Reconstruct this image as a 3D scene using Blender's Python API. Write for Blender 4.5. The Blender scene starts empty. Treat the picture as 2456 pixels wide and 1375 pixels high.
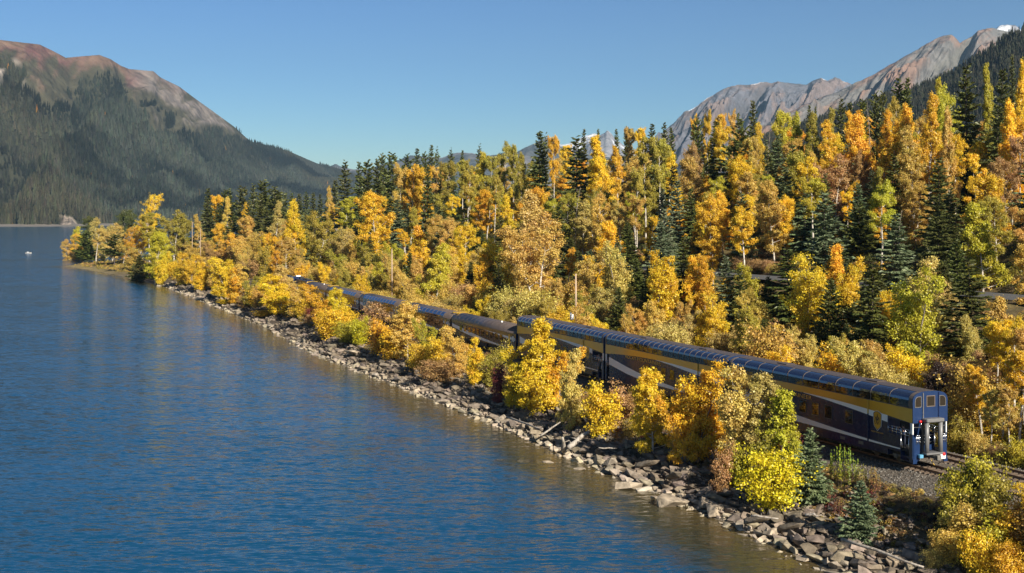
import bpy, bmesh, math, random
import numpy as np
from mathutils import Vector, Matrix, Euler, noise

sc = bpy.context.scene
COL = sc.collection
rng = np.random.default_rng(7)
random.seed(7)

# ------------------------------------------------------------------ camera, sky, sun, exposure
F = 3063.0            # focal length in photo pixels (photo 2456 wide)
HC = 22.5             # camera height above the lake
HY = 516.0            # horizon row
cam_d = bpy.data.cameras.new("camera")
cam = bpy.data.objects.new("camera", cam_d)
COL.objects.link(cam)
cam.location = (0, 0, HC)
cam.rotation_euler = (math.radians(90), 0, 0)
cam_d.sensor_width = 36.0
cam_d.lens = 36.0 * F / 2456.0
cam_d.shift_y = -(687.5 - HY) / 2456.0
cam_d.clip_start = 1.0
cam_d.clip_end = 60000.0
sc.camera = cam

SUN_AZ = math.radians(30)      # sun behind the camera, this far to its right
SUN_EL = math.radians(29)
S = Vector((math.sin(SUN_AZ) * math.cos(SUN_EL), -math.cos(SUN_AZ) * math.cos(SUN_EL), math.sin(SUN_EL)))
world = bpy.data.worlds.new("World")
sc.world = world
world.use_nodes = True
wn = world.node_tree
sky = wn.nodes.new("ShaderNodeTexSky")
sky.sky_type = 'NISHITA'
sky.sun_disc = False
sky.sun_elevation = SUN_EL
sky.sun_rotation = math.pi - SUN_AZ
sky.altitude = 900
sky.air_density = 1.0
sky.dust_density = 0.55
sky.ozone_density = 3.2
bg = wn.nodes["Background"]
bg.inputs["Strength"].default_value = 0.0500
dim = wn.nodes.new("ShaderNodeVectorMath"); dim.operation = 'SCALE'; dim.inputs["Scale"].default_value = 0.428
gam = wn.nodes.new("ShaderNodeGamma"); gam.inputs["Gamma"].default_value = 1.8     # clear autumn air: deeper blue overhead, pale at the rim
wn.links.new(sky.outputs[0], dim.inputs[0]); wn.links.new(dim.outputs[0], gam.inputs["Color"])
wn.links.new(gam.outputs[0], bg.inputs["Color"])
sun_d = bpy.data.lights.new("sun", 'SUN')
sun_d.energy = 5.0
sun_d.angle = math.radians(0.5)
sun_d.color = (1.0, 0.925, 0.79)
sun = bpy.data.objects.new("sun", sun_d)
COL.objects.link(sun)
sun.rotation_euler = S.to_track_quat('Z', 'Y').to_euler()
sc.view_settings.view_transform = 'Standard'
sc.view_settings.look = 'None'
sc.view_settings.gamma = 1.0
sc.view_settings.exposure = 0.95
sc.view_settings.use_curve_mapping = False
sc.render.engine = 'CYCLES'
cy = sc.cycles
cy.max_bounces = 6
cy.diffuse_bounces = 3
cy.glossy_bounces = 3
cy.transmission_bounces = 4
cy.transparent_max_bounces = 8
cy.volume_bounces = 0
cy.caustics_reflective = False
cy.caustics_refractive = False

# ------------------------------------------------------------------ frame of the railway: v runs along the track, u across it
T = np.array([-0.3746, 0.9272]); N2 = np.array([0.9272, 0.3746])
O = np.array([30.59, 93.38])
RAIL = 4.1
def uv(u, v):
    return O[0] + N2[0] * u + T[0] * v, O[1] + N2[1] * u + T[1] * v
def to_uv(X, Y):
    return (X - O[0]) * N2[0] + (Y - O[1]) * N2[1], (X - O[0]) * T[0] + (Y - O[1]) * T[1]
SH_V = [-400, -8, -1, 11.5, 25, 51, 80, 127, 180, 296, 332, 406, 457, 523, 535, 545, 560, 600, 700, 1200]
SH_U = [-16, -14.7, -14.1, -13.7, -14.0, -13.5, -14.3, -15.6, -13.2, -13.5, -14, -19.7, -26.3, -36, -20, 10, 60, 150, 300, 900]
def shore_u(v):
    return np.interp(v, SH_V, SH_U)
PU = [-9, -7, -5.4, -4.7, -2.7, -1.6, 5.6, 6.7, 8.2, 10, 14, 22, 32, 38, 41, 48.5, 52, 70, 95, 123, 150, 200, 400, 1500]
PZ = [1.9, 2.35, 2.75, 2.85, 3.78, 3.84, 3.84, 3.74, 3.1, 3.3, 4.2, 6, 8.5, 11, 12, 12.2, 14, 18.5, 25, 31, 34, 36, 40, 60]
def ground(u, v):
    u = np.asarray(u, float); v = np.asarray(v, float)
    us = shore_u(v)
    s = u - us
    lo = np.where(s < 0, np.maximum(0.33 * s, -4.5), np.where(s < 5, 0.25 * s, 1.25 + (s - 5) * 0.33))
    hi = np.interp(u, PU, PZ)
    beach = np.where(s < 0, np.maximum(0.2 * s, -4.5), 0.09 * s)
    far = np.clip((v - 360) / 60, 0, 1)
    lo = lo * (1 - far) + beach * far
    z = np.minimum(lo, np.where(u < -9, 99, hi))
    k = np.clip((u - 12) / 30, 0, 1)
    z = z + k * (0.9 * np.sin(u * 0.11 + v * 0.043) * np.cos(v * 0.07 - u * 0.03) + 0.35 * np.sin(v * 0.31 + u * 0.2))
    k2 = np.clip(s / 2, 0, 1) * np.clip((-4.8 - u) / 2, 0, 1)
    z = z + k2 * 0.22 * (np.sin(v * 0.9 + u * 0.7) + np.sin(v * 0.37 - u * 1.3))
    return z
def px_u(px, u):
    """the point at photo column px and distance u from the track"""
    r = (px - 1228.0) / F
    v = (O[0] + N2[0] * u - r * (O[1] + N2[1] * u)) / (-T[0] + r * T[1])
    X, Y = uv(u, v)
    return X, Y, v
def project(X, Y, z):
    return 1228 + F * X / Y, HY + F * (HC - z) / Y

# ------------------------------------------------------------------ object helpers
def tag(o, label=None, cat=None, group=None, kind=None):
    if label: o["label"] = label
    if cat: o["category"] = cat
    if group: o["group"] = group
    if kind: o["kind"] = kind
    return o
def empty(name, loc=(0, 0, 0), rz=0.0):
    o = bpy.data.objects.new(name, None)
    o.empty_display_size = 0.3
    o.location = loc
    o.rotation_euler = (0, 0, rz)
    COL.objects.link(o)
    return o
def link_mesh(name, me, parent=None, mat=None):
    o = bpy.data.objects.new(name, me)
    if mat is not None and not me.materials:
        me.materials.append(mat)
    COL.objects.link(o)
    if parent is not None:
        o.parent = parent
    return o
def np_mesh(name, V, Fc, mat=None, attrs=None, smooth=False):
    """mesh from arrays; Fc is (n,3) or (n,4)"""
    V = np.ascontiguousarray(V, np.float32); Fc = np.ascontiguousarray(Fc, np.int32)
    me = bpy.data.meshes.new(name)
    k = Fc.shape[1]
    me.vertices.add(len(V)); me.vertices.foreach_set("co", V.ravel())
    me.loops.add(Fc.size); me.loops.foreach_set("vertex_index", Fc.ravel())
    me.polygons.add(len(Fc))
    me.polygons.foreach_set("loop_start", np.arange(0, Fc.size, k, dtype=np.int32))
    me.polygons.foreach_set("use_smooth", np.full(len(Fc), smooth, bool))
    if attrs:
        for an, (typ, dom, arr) in attrs.items():
            a = me.attributes.new(an, typ, dom)
            key = {"FLOAT": "value", "FLOAT_COLOR": "color", "FLOAT_VECTOR": "vector", "INT": "value"}[typ]
            a.data.foreach_set(key, np.ascontiguousarray(arr, np.int32 if typ == "INT" else np.float32).ravel())
    me.update(calc_edges=True)
    if mat is not None: me.materials.append(mat)
    return me

class MB:
    """collects boxes, tubes, prisms and quads into ONE mesh"""
    def __init__(self): self.v = []; self.f = []
    def add(self, vs, fs):
        b = len(self.v)
        self.v += [tuple(p) for p in vs]
        self.f += [tuple(b + i for i in f) for f in fs]
        return self
    def box(self, x0, x1, y0, y1, z0, z1):
        return self.add([(x0, y0, z0), (x1, y0, z0), (x1, y1, z0), (x0, y1, z0), (x0, y0, z1), (x1, y0, z1), (x1, y1, z1), (x0, y1, z1)],
                        [(0, 3, 2, 1), (4, 5, 6, 7), (0, 1, 5, 4), (1, 2, 6, 5), (2, 3, 7, 6), (3, 0, 4, 7)])
    def tube(self, pts, rad, n=6, cap=True):
        pts = [Vector(p) for p in pts]
        if not hasattr(rad, '__len__'): rad = [rad] * len(pts)
        vs = []; fs = []
        for i, p in enumerate(pts):
            d = (pts[min(i + 1, len(pts) - 1)] - pts[max(i - 1, 0)]).normalized()
            a = d.orthogonal().normalized() if abs(d.z) > 0.95 else Vector((0, 0, 1)).cross(d).normalized()
            b = d.cross(a)
            for k in range(n):
                t = 2 * math.pi * k / n
                vs.append(p + (a * math.cos(t) + b * math.sin(t)) * rad[i])
        for i in range(len(pts) - 1):
            for k in range(n):
                fs.append((i * n + k, i * n + (k + 1) % n, (i + 1) * n + (k + 1) % n, (i + 1) * n + k))
        if cap:
            fs.append(tuple(range(n - 1, -1, -1)))
            fs.append(tuple((len(pts) - 1) * n + k for k in range(n)))
        return self.add(vs, fs)
    def prism_y(self, poly, y0, y1):
        """polygon of (x,z) pushed from y0 to y1"""
        n = len(poly)
        vs = [(x, y0, z) for x, z in poly] + [(x, y1, z) for x, z in poly]
        fs = [tuple(range(n)), tuple(range(2 * n - 1, n - 1, -1))]
        fs += [(i, n + i, n + (i + 1) % n, (i + 1) % n) for i in range(n)]
        return self.add(vs, fs)
    def prism_x(self, poly, x0, x1):
        """polygon of (y,z) pushed from x0 to x1"""
        n = len(poly)
        vs = [(x0, y, z) for y, z in poly] + [(x1, y, z) for y, z in poly]
        fs = [tuple(range(n)), tuple(range(2 * n - 1, n - 1, -1))]
        fs += [(i, n + i, n + (i + 1) % n, (i + 1) % n) for i in range(n)]
        return self.add(vs, fs)
    def mesh(self, name, mat=None, smooth=False, bevel=0):
        me = bpy.data.meshes.new(name)
        me.from_pydata(self.v, [], self.f)
        bm = bmesh.new(); bm.from_mesh(me)
        bmesh.ops.recalc_face_normals(bm, faces=bm.faces)
        if bevel:
            bmesh.ops.bevel(bm, geom=list(bm.edges), offset=bevel, segments=1, affect='EDGES', clamp_overlap=True)
        bm.to_mesh(me); bm.free()
        if smooth:
            for p in me.polygons: p.use_smooth = True
        if mat: me.materials.append(mat)
        return me
    def obj(self, name, mat, parent=None, smooth=False, bevel=0):
        return link_mesh(name, self.mesh(name, mat, smooth, bevel), parent)

# ------------------------------------------------------------------ materials
def new_mat(name):
    m = bpy.data.materials.new(name); m.use_nodes = True
    return m, m.node_tree.nodes, m.node_tree.links, m.node_tree.nodes["Principled BSDF"]
def plain(name, col, rough=0.5, metal=0.0, var=0.12, scale=3.0, spec=0.5, coat=0.0):
    """paint, metal and the like: the colour broken up by a fine noise, slightly uneven gloss"""
    m, n, l, p = new_mat(name)
    tc = n.new("ShaderNodeTexCoord"); nz = n.new("ShaderNodeTexNoise")
    nz.inputs["Scale"].default_value = scale; nz.inputs["Detail"].default_value = 6
    l.new(tc.outputs["Object"], nz.inputs["Vector"])
    mx = n.new("ShaderNodeMix"); mx.data_type = 'RGBA'
    mx.inputs[6].default_value = (*[c * (1 - var) for c in col], 1)
    mx.inputs[7].default_value = (*[min(1, c * (1 + var)) for c in col], 1)
    l.new(nz.outputs["Fac"], mx.inputs[0]); l.new(mx.outputs[2], p.inputs["Base Color"])
    mr = n.new("ShaderNodeMapRange")
    mr.inputs[3].default_value = max(0.02, rough - 0.08); mr.inputs[4].default_value = min(1, rough + 0.08)
    l.new(nz.outputs["Fac"], mr.inputs[0]); l.new(mr.outputs[0], p.inputs["Roughness"])
    p.inputs["Metallic"].default_value = metal
    p.inputs["Specular IOR Level"].default_value = spec
    if coat: p.inputs["Coat Weight"].default_value = coat; p.inputs["Coat Roughness"].default_value = 0.08
    return m
def leaf_mat(name, source='OBJECT', transl=0.35, hue=0.05, val=0.55, gloss=0.05):
    """foliage: the tree's own colour, varied from limb to limb and leaf to leaf; thin leaves let light through"""
    m, n, l, p = new_mat(name)
    n.remove(p)
    out = n["Material Output"]
    if source == 'OBJECT':
        oi = n.new("ShaderNodeObjectInfo"); c0 = oi.outputs["Color"]
    else:
        at = n.new("ShaderNodeAttribute"); at.attribute_type = 'INSTANCER'; at.attribute_name = "tone"; c0 = at.outputs["Color"]
    geo = n.new("ShaderNodeNewGeometry")
    ti = n.new("ShaderNodeAttribute"); ti.attribute_name = "tint"
    hs = n.new("ShaderNodeHueSaturation")
    m1 = n.new("ShaderNodeMapRange"); m1.inputs[3].default_value = 0.5 - hue; m1.inputs[4].default_value = 0.5 + hue
    l.new(ti.outputs["Fac"], m1.inputs[0]); l.new(m1.outputs[0], hs.inputs["Hue"])
    m2 = n.new("ShaderNodeMapRange"); m2.inputs[3].default_value = 1 - val; m2.inputs[4].default_value = 1 + val
    l.new(geo.outputs["Random Per Island"], m2.inputs[0]); l.new(m2.outputs[0], hs.inputs["Value"])
    l.new(c0, hs.inputs["Color"])
    d = n.new("ShaderNodeBsdfDiffuse"); t = n.new("ShaderNodeBsdfTranslucent"); g = n.new("ShaderNodeBsdfGlossy")
    g.inputs["Roughness"].default_value = 0.45
    for s_ in (d, t): l.new(hs.outputs[0], s_.inputs["Color"])
    a = n.new("ShaderNodeMixShader"); a.inputs[0].default_value = transl
    l.new(d.outputs[0], a.inputs[1]); l.new(t.outputs[0], a.inputs[2])
    b = n.new("ShaderNodeMixShader"); b.inputs[0].default_value = gloss
    l.new(a.outputs[0], b.inputs[1]); l.new(g.outputs[0], b.inputs[2])
    l.new(b.outputs[0], out.inputs["Surface"])
    return m
def bark_mat(name, c1, c2, scale, stretch=0.25):
    m, n, l, p = new_mat(name)
    tc = n.new("ShaderNodeTexCoord"); mp = n.new("ShaderNodeMapping"); nz = n.new("ShaderNodeTexNoise")
    mp.inputs["Scale"].default_value = (1, 1, stretch)
    nz.inputs["Scale"].default_value = scale; nz.inputs["Detail"].default_value = 5
    l.new(tc.outputs["Object"], mp.inputs[0]); l.new(mp.outputs[0], nz.inputs["Vector"])
    cr = n.new("ShaderNodeValToRGB")
    cr.color_ramp.elements[0].position = 0.38; cr.color_ramp.elements[0].color = (*c1, 1)
    cr.color_ramp.elements[1].position = 0.6; cr.color_ramp.elements[1].color = (*c2, 1)
    l.new(nz.outputs["Fac"], cr.inputs[0]); l.new(cr.outputs[0], p.inputs["Base Color"])
    p.inputs["Roughness"].default_value = 0.85
    return m
def vcol_mat(name, attr, rough=0.9, nscale=0.5, nvar=0.25, bump=0.0, bscale=2.0, src='GEOMETRY', bdist=1.0):
    """earth and rock: the colour stored on the mesh (or the object), broken up by noise, with bump relief"""
    m, n, l, p = new_mat(name)
    if src == 'OBJECT':
        c0 = n.new("ShaderNodeObjectInfo").outputs["Color"]
    else:
        a = n.new("ShaderNodeAttribute"); a.attribute_name = attr; c0 = a.outputs["Color"]
    tc = n.new("ShaderNodeTexCoord")
    geo = n.new("ShaderNodeNewGeometry")
    nz = n.new("ShaderNodeTexNoise"); nz.inputs["Scale"].default_value = nscale; nz.inputs["Detail"].default_value = 8
    l.new(geo.outputs["Position"], nz.inputs["Vector"])
    hs = n.new("ShaderNodeHueSaturation")
    mr = n.new("ShaderNodeMapRange"); mr.inputs[1].default_value = 0.3; mr.inputs[2].default_value = 0.7
    mr.inputs[3].default_value = 1 - nvar; mr.inputs[4].default_value = 1 + nvar
    l.new(nz.outputs["Fac"], mr.inputs[0]); l.new(mr.outputs[0], hs.inputs["Value"]); l.new(c0, hs.inputs["Color"])
    l.new(hs.outputs[0], p.inputs["Base Color"])
    p.inputs["Roughness"].default_value = rough
    p.inputs["Specular IOR Level"].default_value = 0.25
    if bump:
        nb = n.new("ShaderNodeTexNoise"); nb.inputs["Scale"].default_value = bscale; nb.inputs["Detail"].default_value = 8
        l.new(geo.outputs["Position"], nb.inputs["Vector"])
        bp = n.new("ShaderNodeBump"); bp.inputs["Strength"].default_value = bump; bp.inputs["Distance"].default_value = bdist
        l.new(nb.outputs["Fac"], bp.inputs["Height"]); l.new(bp.outputs[0], p.inputs["Normal"])
    return m
# ------------------------------------------------------------------ value noise for arrays
_P = rng.random((256, 256)).astype(np.float32)
def vnoise(x, y):
    x = np.asarray(x, float); y = np.asarray(y, float)
    xi = np.floor(x).astype(int); yi = np.floor(y).astype(int)
    fx = x - xi; fy = y - yi
    fx = fx * fx * (3 - 2 * fx); fy = fy * fy * (3 - 2 * fy)
    g = lambda i, j: _P[i % 256, j % 256]
    return (g(xi, yi) * (1 - fx) + g(xi + 1, yi) * fx) * (1 - fy) + (g(xi, yi + 1) * (1 - fx) + g(xi + 1, yi + 1) * fx) * fy
def fbm(x, y, o=5, gain=0.5):
    s = 0; a = 1.0; t = 0
    for i in range(o):
        s = s + a * vnoise(x * 2 ** i + 17.3 * i, y * 2 ** i + 9.1 * i); t += a; a *= gain
    return s / t
def ridged(x, y, o=5, gain=0.5):
    s = 0; a = 1.0; t = 0
    for i in range(o):
        s = s + a * (1 - np.abs(2 * vnoise(x * 2 ** i + 31.7 * i, y * 2 ** i + 5.3 * i) - 1)); t += a; a *= gain
    return s / t
def mixc(a, b, k):
    k = np.clip(np.asarray(k), 0, 1)[..., None]
    return np.asarray(a) * (1 - k) + np.asarray(b) * k
def grid_faces(nr, nc):
    i = np.arange(nr - 1)[:, None] * nc + np.arange(nc - 1)[None, :]
    return np.stack([i, i + 1, i + nc + 1, i + nc], -1).reshape(-1, 4)
def rgba(c):
    return np.concatenate([c, np.ones(c.shape[:-1] + (1,))], -1).reshape(-1, 4)

# ------------------------------------------------------------------ ground: one sheet, lake bed to hillside
us_ = np.unique(np.concatenate([np.arange(-60, -18, 3), np.arange(-18, 12, 0.45), np.arange(12, 60, 1.5), np.arange(60, 160, 4), np.arange(160, 400, 20), np.arange(400, 1700, 100)]))
vs_ = np.unique(np.concatenate([np.arange(-400, -60, 30), np.arange(-60, -20, 4), np.arange(-20, 140, 0.6), np.arange(140, 320, 2), np.arange(320, 620, 3), np.arange(620, 1300, 30)]))
UU, VV = np.meshgrid(us_, vs_)
ZZ = ground(UU, VV)
XX, YY = uv(UU, VV)
rough_ = (np.abs(UU - 2) > 6.8)
ZZ = ZZ + np.where(rough_, (fbm(XX * 0.9, YY * 0.9, 3) - 0.5) * 0.25, 0)
SS = UU - shore_u(VV)
n1 = fbm(XX * 0.25, YY * 0.25, 5); n2 = fbm(XX * 1.3 + 40, YY * 1.3, 4)
c = mixc(np.full(UU.shape + (3,), (0.10, 0.070, 0.036)), (0.17, 0.12, 0.045), (n1 - 0.4) * 3)
c = mixc(c, (0.09, 0.085, 0.03), (n2 - 0.55) * 4)
bank = np.clip((-4.0 - UU) / 1.5, 0, 1)
c = mixc(c, (0.085, 0.066, 0.048), bank * np.clip((6.5 - SS) / 3, 0, 1))
c = mixc(c, (0.20, 0.165, 0.12), np.clip((1.0 - SS) / 1.0, 0, 1) * 0.8)
c = mixc(c, (0.26, 0.20, 0.085), np.clip((VV - 400) / 60, 0, 1) * np.clip((9 - SS) / 4, 0, 1) * 0.8)
ball = np.clip((UU + 3.7 + 0.8 * (n2 - 0.5)) / 0.5, 0, 1) * np.clip((8.4 - UU) / 0.6, 0, 1)
c = mixc(c, (0.135, 0.112, 0.088), ball)
c = mixc(c, (0.17, 0.115, 0.07), ball * np.exp(-((np.abs(UU - 2) - 2) / 1.1) ** 2) * 0.8)
c = mixc(c, (0.05, 0.055, 0.03), np.clip(-SS / 3, 0, 1))
gm = vcol_mat("earth", "col", 0.95, 1.8, 0.4, 0.8, 6.0, bdist=0.12)
me = np_mesh("ground", np.stack([XX, YY, ZZ], -1).reshape(-1, 3), grid_faces(*UU.shape), gm, {"col": ("FLOAT_COLOR", "POINT", rgba(c))}, True)
tag(link_mesh("ground", me), kind="structure")

# ------------------------------------------------------------------ lake
WAVE = 0.72
def lake_mat():
    m, n, l, p = new_mat("lake_water")
    geo = n.new("ShaderNodeNewGeometry")
    # ripples: long low swells with finer chop riding on them, turned a little from square to the view
    def wave(sx, sy, rot, det, dist):
        mp = n.new("ShaderNodeMapping"); mp.inputs["Rotation"].default_value = (0, 0, math.radians(rot)); mp.inputs["Scale"].default_value = (sx, sy, 1)
        l.new(geo.outputs["Position"], mp.inputs[0])
        nz = n.new("ShaderNodeTexNoise"); nz.inputs["Scale"].default_value = 1; nz.inputs["Detail"].default_value = det
        nz.inputs["Roughness"].default_value = 0.55; nz.inputs["Distortion"].default_value = dist
        l.new(mp.outputs[0], nz.inputs["Vector"]); return nz.outputs["Fac"]
    def slope(sx, sy, rot, det, amp):
        mp = n.new("ShaderNodeMapping"); mp.inputs["Rotation"].default_value = (0, 0, math.radians(rot)); mp.inputs["Scale"].default_value = (sx, sy, 1)
        l.new(geo.outputs["Position"], mp.inputs[0])
        nz = n.new("ShaderNodeTexNoise"); nz.inputs["Scale"].default_value = 1; nz.inputs["Detail"].default_value = det; nz.inputs["Roughness"].default_value = 0.55
        l.new(mp.outputs[0], nz.inputs["Vector"])
        ma = n.new("ShaderNodeVectorMath"); ma.operation = 'MULTIPLY_ADD'
        ma.inputs[1].default_value = (amp * 0.55, amp, 0); ma.inputs[2].default_value = (-amp * 0.275, -amp * 0.5, 0)
        l.new(nz.outputs["Color"], ma.inputs[0]); return ma.outputs[0]
    s1 = slope(0.26, 1.25, 12, 3, WAVE * 0.6); s2 = slope(1.2, 4.6, 5, 3, WAVE * 1.15)
    big = wave(0.008, 0.030, 18, 3, 0.5)
    ad0 = n.new("ShaderNodeVectorMath"); ad0.operation = 'ADD'; l.new(s1, ad0.inputs[0]); l.new(s2, ad0.inputs[1])
    mr = n.new("ShaderNodeMapRange"); mr.inputs[1].default_value = 0.3; mr.inputs[2].default_value = 0.7; mr.inputs[3].default_value = 0.5; mr.inputs[4].default_value = 1.35
    l.new(big, mr.inputs[0])
    sc_ = n.new("ShaderNodeVectorMath"); sc_.operation = 'SCALE'; l.new(ad0.outputs[0], sc_.inputs[0]); l.new(mr.outputs[0], sc_.inputs["Scale"])
    up = n.new("ShaderNodeVectorMath"); up.operation = 'ADD'; up.inputs[1].default_value = (0, 0, 1); l.new(sc_.outputs[0], up.inputs[0])
    nm_ = n.new("ShaderNodeVectorMath"); nm_.operation = 'NORMALIZE'; l.new(up.outputs[0], nm_.inputs[0]); l.new(nm_.outputs[0], p.inputs["Normal"])
    # colour of the water body: blue-green where deep, murky olive over the shallow bed by the bank
    at = n.new("ShaderNodeAttribute"); at.attribute_name = "shallow"
    nz = n.new("ShaderNodeTexNoise"); nz.inputs["Scale"].default_value = 0.15; nz.inputs["Detail"].default_value = 3
    l.new(geo.outputs["Position"], nz.inputs["Vector"])
    ad = n.new("ShaderNodeMath"); ad.operation = 'MULTIPLY_ADD'; ad.inputs[1].default_value = 0.5; 
    sb = n.new("ShaderNodeMath"); sb.operation = 'SUBTRACT'; sb.inputs[1].default_value = 0.5
    l.new(nz.outputs["Fac"], sb.inputs[0]); l.new(sb.outputs[0], ad.inputs[0]); l.new(at.outputs["Fac"], ad.inputs[2])
    cr = n.new("ShaderNodeValToRGB")
    e = cr.color_ramp.elements
    e[0].position = 0.12; e[0].color = (0.0035, 0.056, 0.125, 1)
    e[1].position = 0.95; e[1].color = (0.085, 0.062, 0.026, 1)
    x = e.new(0.5); x.color = (0.030, 0.038, 0.028, 1)
    l.new(ad.outputs[0], cr.inputs[0]); l.new(cr.outputs[0], p.inputs["Base Color"])
    p.inputs["Roughness"].default_value = 0.12
    p.inputs["IOR"].default_value = 1.333
    p.inputs["Specular IOR Level"].default_value = 0.34
    return m
ul = np.unique(np.concatenate([np.arange(-9000, -200, 400), np.arange(-200, -60, 20), np.arange(-60, -8, 1.5), [-8, 100, 300, 700, 1500, 3000]]))
vl = np.unique(np.concatenate([[-900, -600], np.arange(-400, 620, 8), np.arange(620, 1400, 40), np.arange(1400, 9000, 300)]))
A_, B_ = np.meshgrid(ul, vl)
Xl, Yl = uv(A_, B_)
sh = np.clip(1 + (A_ - shore_u(B_)) / np.interp(B_, [0, 250, 500], [10.5, 7, 9]), 0, 1)
me = np_mesh("lake", np.stack([Xl, Yl, np.zeros_like(Xl)], -1).reshape(-1, 3), grid_faces(*A_.shape), lake_mat(), {"shallow": ("FLOAT", "POINT", sh)})
tag(link_mesh("lake", me), kind="structure")

# ------------------------------------------------------------------ mountains
def smooth_poly(pts, n):
    p = np.array(pts, float)
    d = np.concatenate([[0], np.cumsum(np.hypot(np.diff(p[:, 0]), np.diff(p[:, 1])) + 1e-6)])
    q = np.linspace(0, d[-1], n)
    return np.stack([np.interp(q, d, p[:, k]) for k in range(p.shape[1])], 1)
def mountain(name, ridge, foot, nr, nc, amp, colour, power=1.2, gully=7.0, skew=0.0, tmax=1.0, jag=0.0, big=0.0):
    """ridge: (photo column, photo row, distance); foot: (photo column, distance). The flank runs from ridge to foot; a back slope closes it behind."""
    R = smooth_poly(ridge, nc)
    Ft = np.array(foot, float)
    zr = HC + (HY - R[:, 1]) / F * R[:, 2]
    xr = (R[:, 0] - 1228) / F * R[:, 2]; yr = R[:, 2]
    q = np.linspace(0, 1, nc)
    fq = np.linspace(0, 1, len(Ft))
    fx = np.interp(q, fq, (Ft[:, 0] - 1228) / F * Ft[:, 1]); fy = np.interp(q, fq, Ft[:, 1])
    t = np.concatenate([[-0.5, -0.25, -0.1, -0.04], np.linspace(0, tmax, nr) ** 1.15])
    TT, QQ = np.meshgrid(t, q, indexing='ij')
    seg = np.hypot(xr[-1] - xr[0], yr[-1] - yr[0]) / 1000.0
    at = np.abs(TT)
    X = xr[None] + (fx - xr)[None] * TT; Y = yr[None] + (fy - yr)[None] * TT
    prof = (1 - np.clip(at, 0, 1)) ** power
    Z = zr[None] * prof - 6 * at
    g = ridged(QQ * seg * gully + TT * skew, TT * 1.6 + 3, 5, 0.52) - 0.6
    f2 = fbm(QQ * seg * gully * 2.2 + TT * skew * 2, TT * 9, 5) - 0.5
    env = np.clip(at * 5, 0, 1) * np.clip((1.02 - at) * 4, 0, 1)
    Z = Z + (g * amp + f2 * amp * 0.45) * env
    if big:
        bg_ = (ridged(QQ * seg * 0.9 + TT * 1.6 + 7, TT * 0.5 + 2, 3, 0.45) - 0.92) * np.clip(at * 1.8, 0, 1) * np.clip((1.02 - at) * 1.6, 0, 1)
        Z = Z + bg_ * big; Y = Y - bg_ * big * 1.4
    if jag:
        Z = Z + jag * (ridged(QQ * seg * gully * 3, TT * 4, 4) - 0.6) * np.clip(1 - at * 3, 0, 1)
    fwd = (g * amp * 0.8) * env
    Y = Y - fwd
    pxs = 1228 + F * X / Y
    c = colour(TT, QQ, pxs, g, f2, Z)
    mt = vcol_mat(name + "_rock", "col", 0.95, 0.02, 0.30, 1.0, 0.012, bdist=45.0)
    me = np_mesh(name, np.stack([X, Y, Z], -1).reshape(-1, 3), grid_faces(*X.shape), mt, {"col": ("FLOAT_COLOR", "POINT", rgba(c))}, True)
    tag(link_mesh(name, me), kind="structure")
    return X, Y, Z, TT, pxs, c

def col_left(t, q, px, g, f2, Z):
    red = np.array((0.115, 0.055, 0.050)); tan = np.array((0.175, 0.145, 0.128)); grn = np.array((0.062, 0.056, 0.034)); forest = np.array((0.036, 0.036, 0.021))
    c = mixc(np.broadcast_to(red, t.shape + (3,)), (0.15, 0.095, 0.068), (f2 + 0.05) * 6)
    c = mixc(c, tan, np.clip((px - 300) / 60, 0, 1) * np.clip(1.3 + f2 * 3, 0, 1))
    line = np.interp(px, [-300, 0, 100, 160, 230, 300, 360, 420, 480, 520, 600, 900], [0.16, 0.13, 0.16, 0.12, 0.12, 0.15, 0.23, 0.23, 0.12, 0.03, -0.03, -0.08]) - 0.05 + g * 0.35 + f2 * 0.35
    c = mixc(c, grn, (t - line + 0.07) / 0.06)
    c = mixc(c, forest, (t - line - 0.02) / 0.05)
    sc_ = ((px - 20) / 40) ** 2 + ((t - 0.2) / 0.10) ** 2
    c = mixc(c, (0.36, 0.30, 0.25), np.clip(1.25 - sc_, 0, 1) * np.clip(0.5 + f2 * 6, 0, 1))
    sl = np.clip(1.2 - ((px - 165 - (t - 0.97) * 500 + f2 * 60) / (16 + (t - 0.93) * 300)) ** 2 - ((t - 0.975) / 0.05) ** 2, 0, 1)
    c = mixc(c, (0.30, 0.24, 0.19), sl * np.clip(0.75 + f2 * 4, 0, 1) * 1.6)
    return c
ridgeL = [(-420, 130, 3500), (-200, 105, 3600), (-60, 98, 3700), (0, 96, 3800), (60, 103, 3900), (95, 107, 3950), (130, 124, 4000), (158, 139, 4050), (200, 135, 4100), (238, 132, 4150), (265, 142, 4200), (290, 158, 4300),
          (310, 166, 4350), (368, 171, 4450), (385, 186, 4500), (430, 208, 4600), (470, 238, 4700), (505, 263, 4800), (560, 303, 5000), (600, 339, 5200), (650, 352, 5500), (700, 366, 5900), (760, 392, 6400), (812, 408, 6900), (900, 436, 7500), (1000, 462, 8200)]
footL = [(-420, 2400), (-150, 2440), (40, 2480), (130, 2520), (190, 2560), (330, 2850), (480, 3300), (700, 4200), (860, 5200), (1000, 6300)]
ML = mountain("forested_mountain", ridgeL, footL, 170, 480, 110, col_left, 1.12, 2.6, 2.2, big=330)

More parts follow.
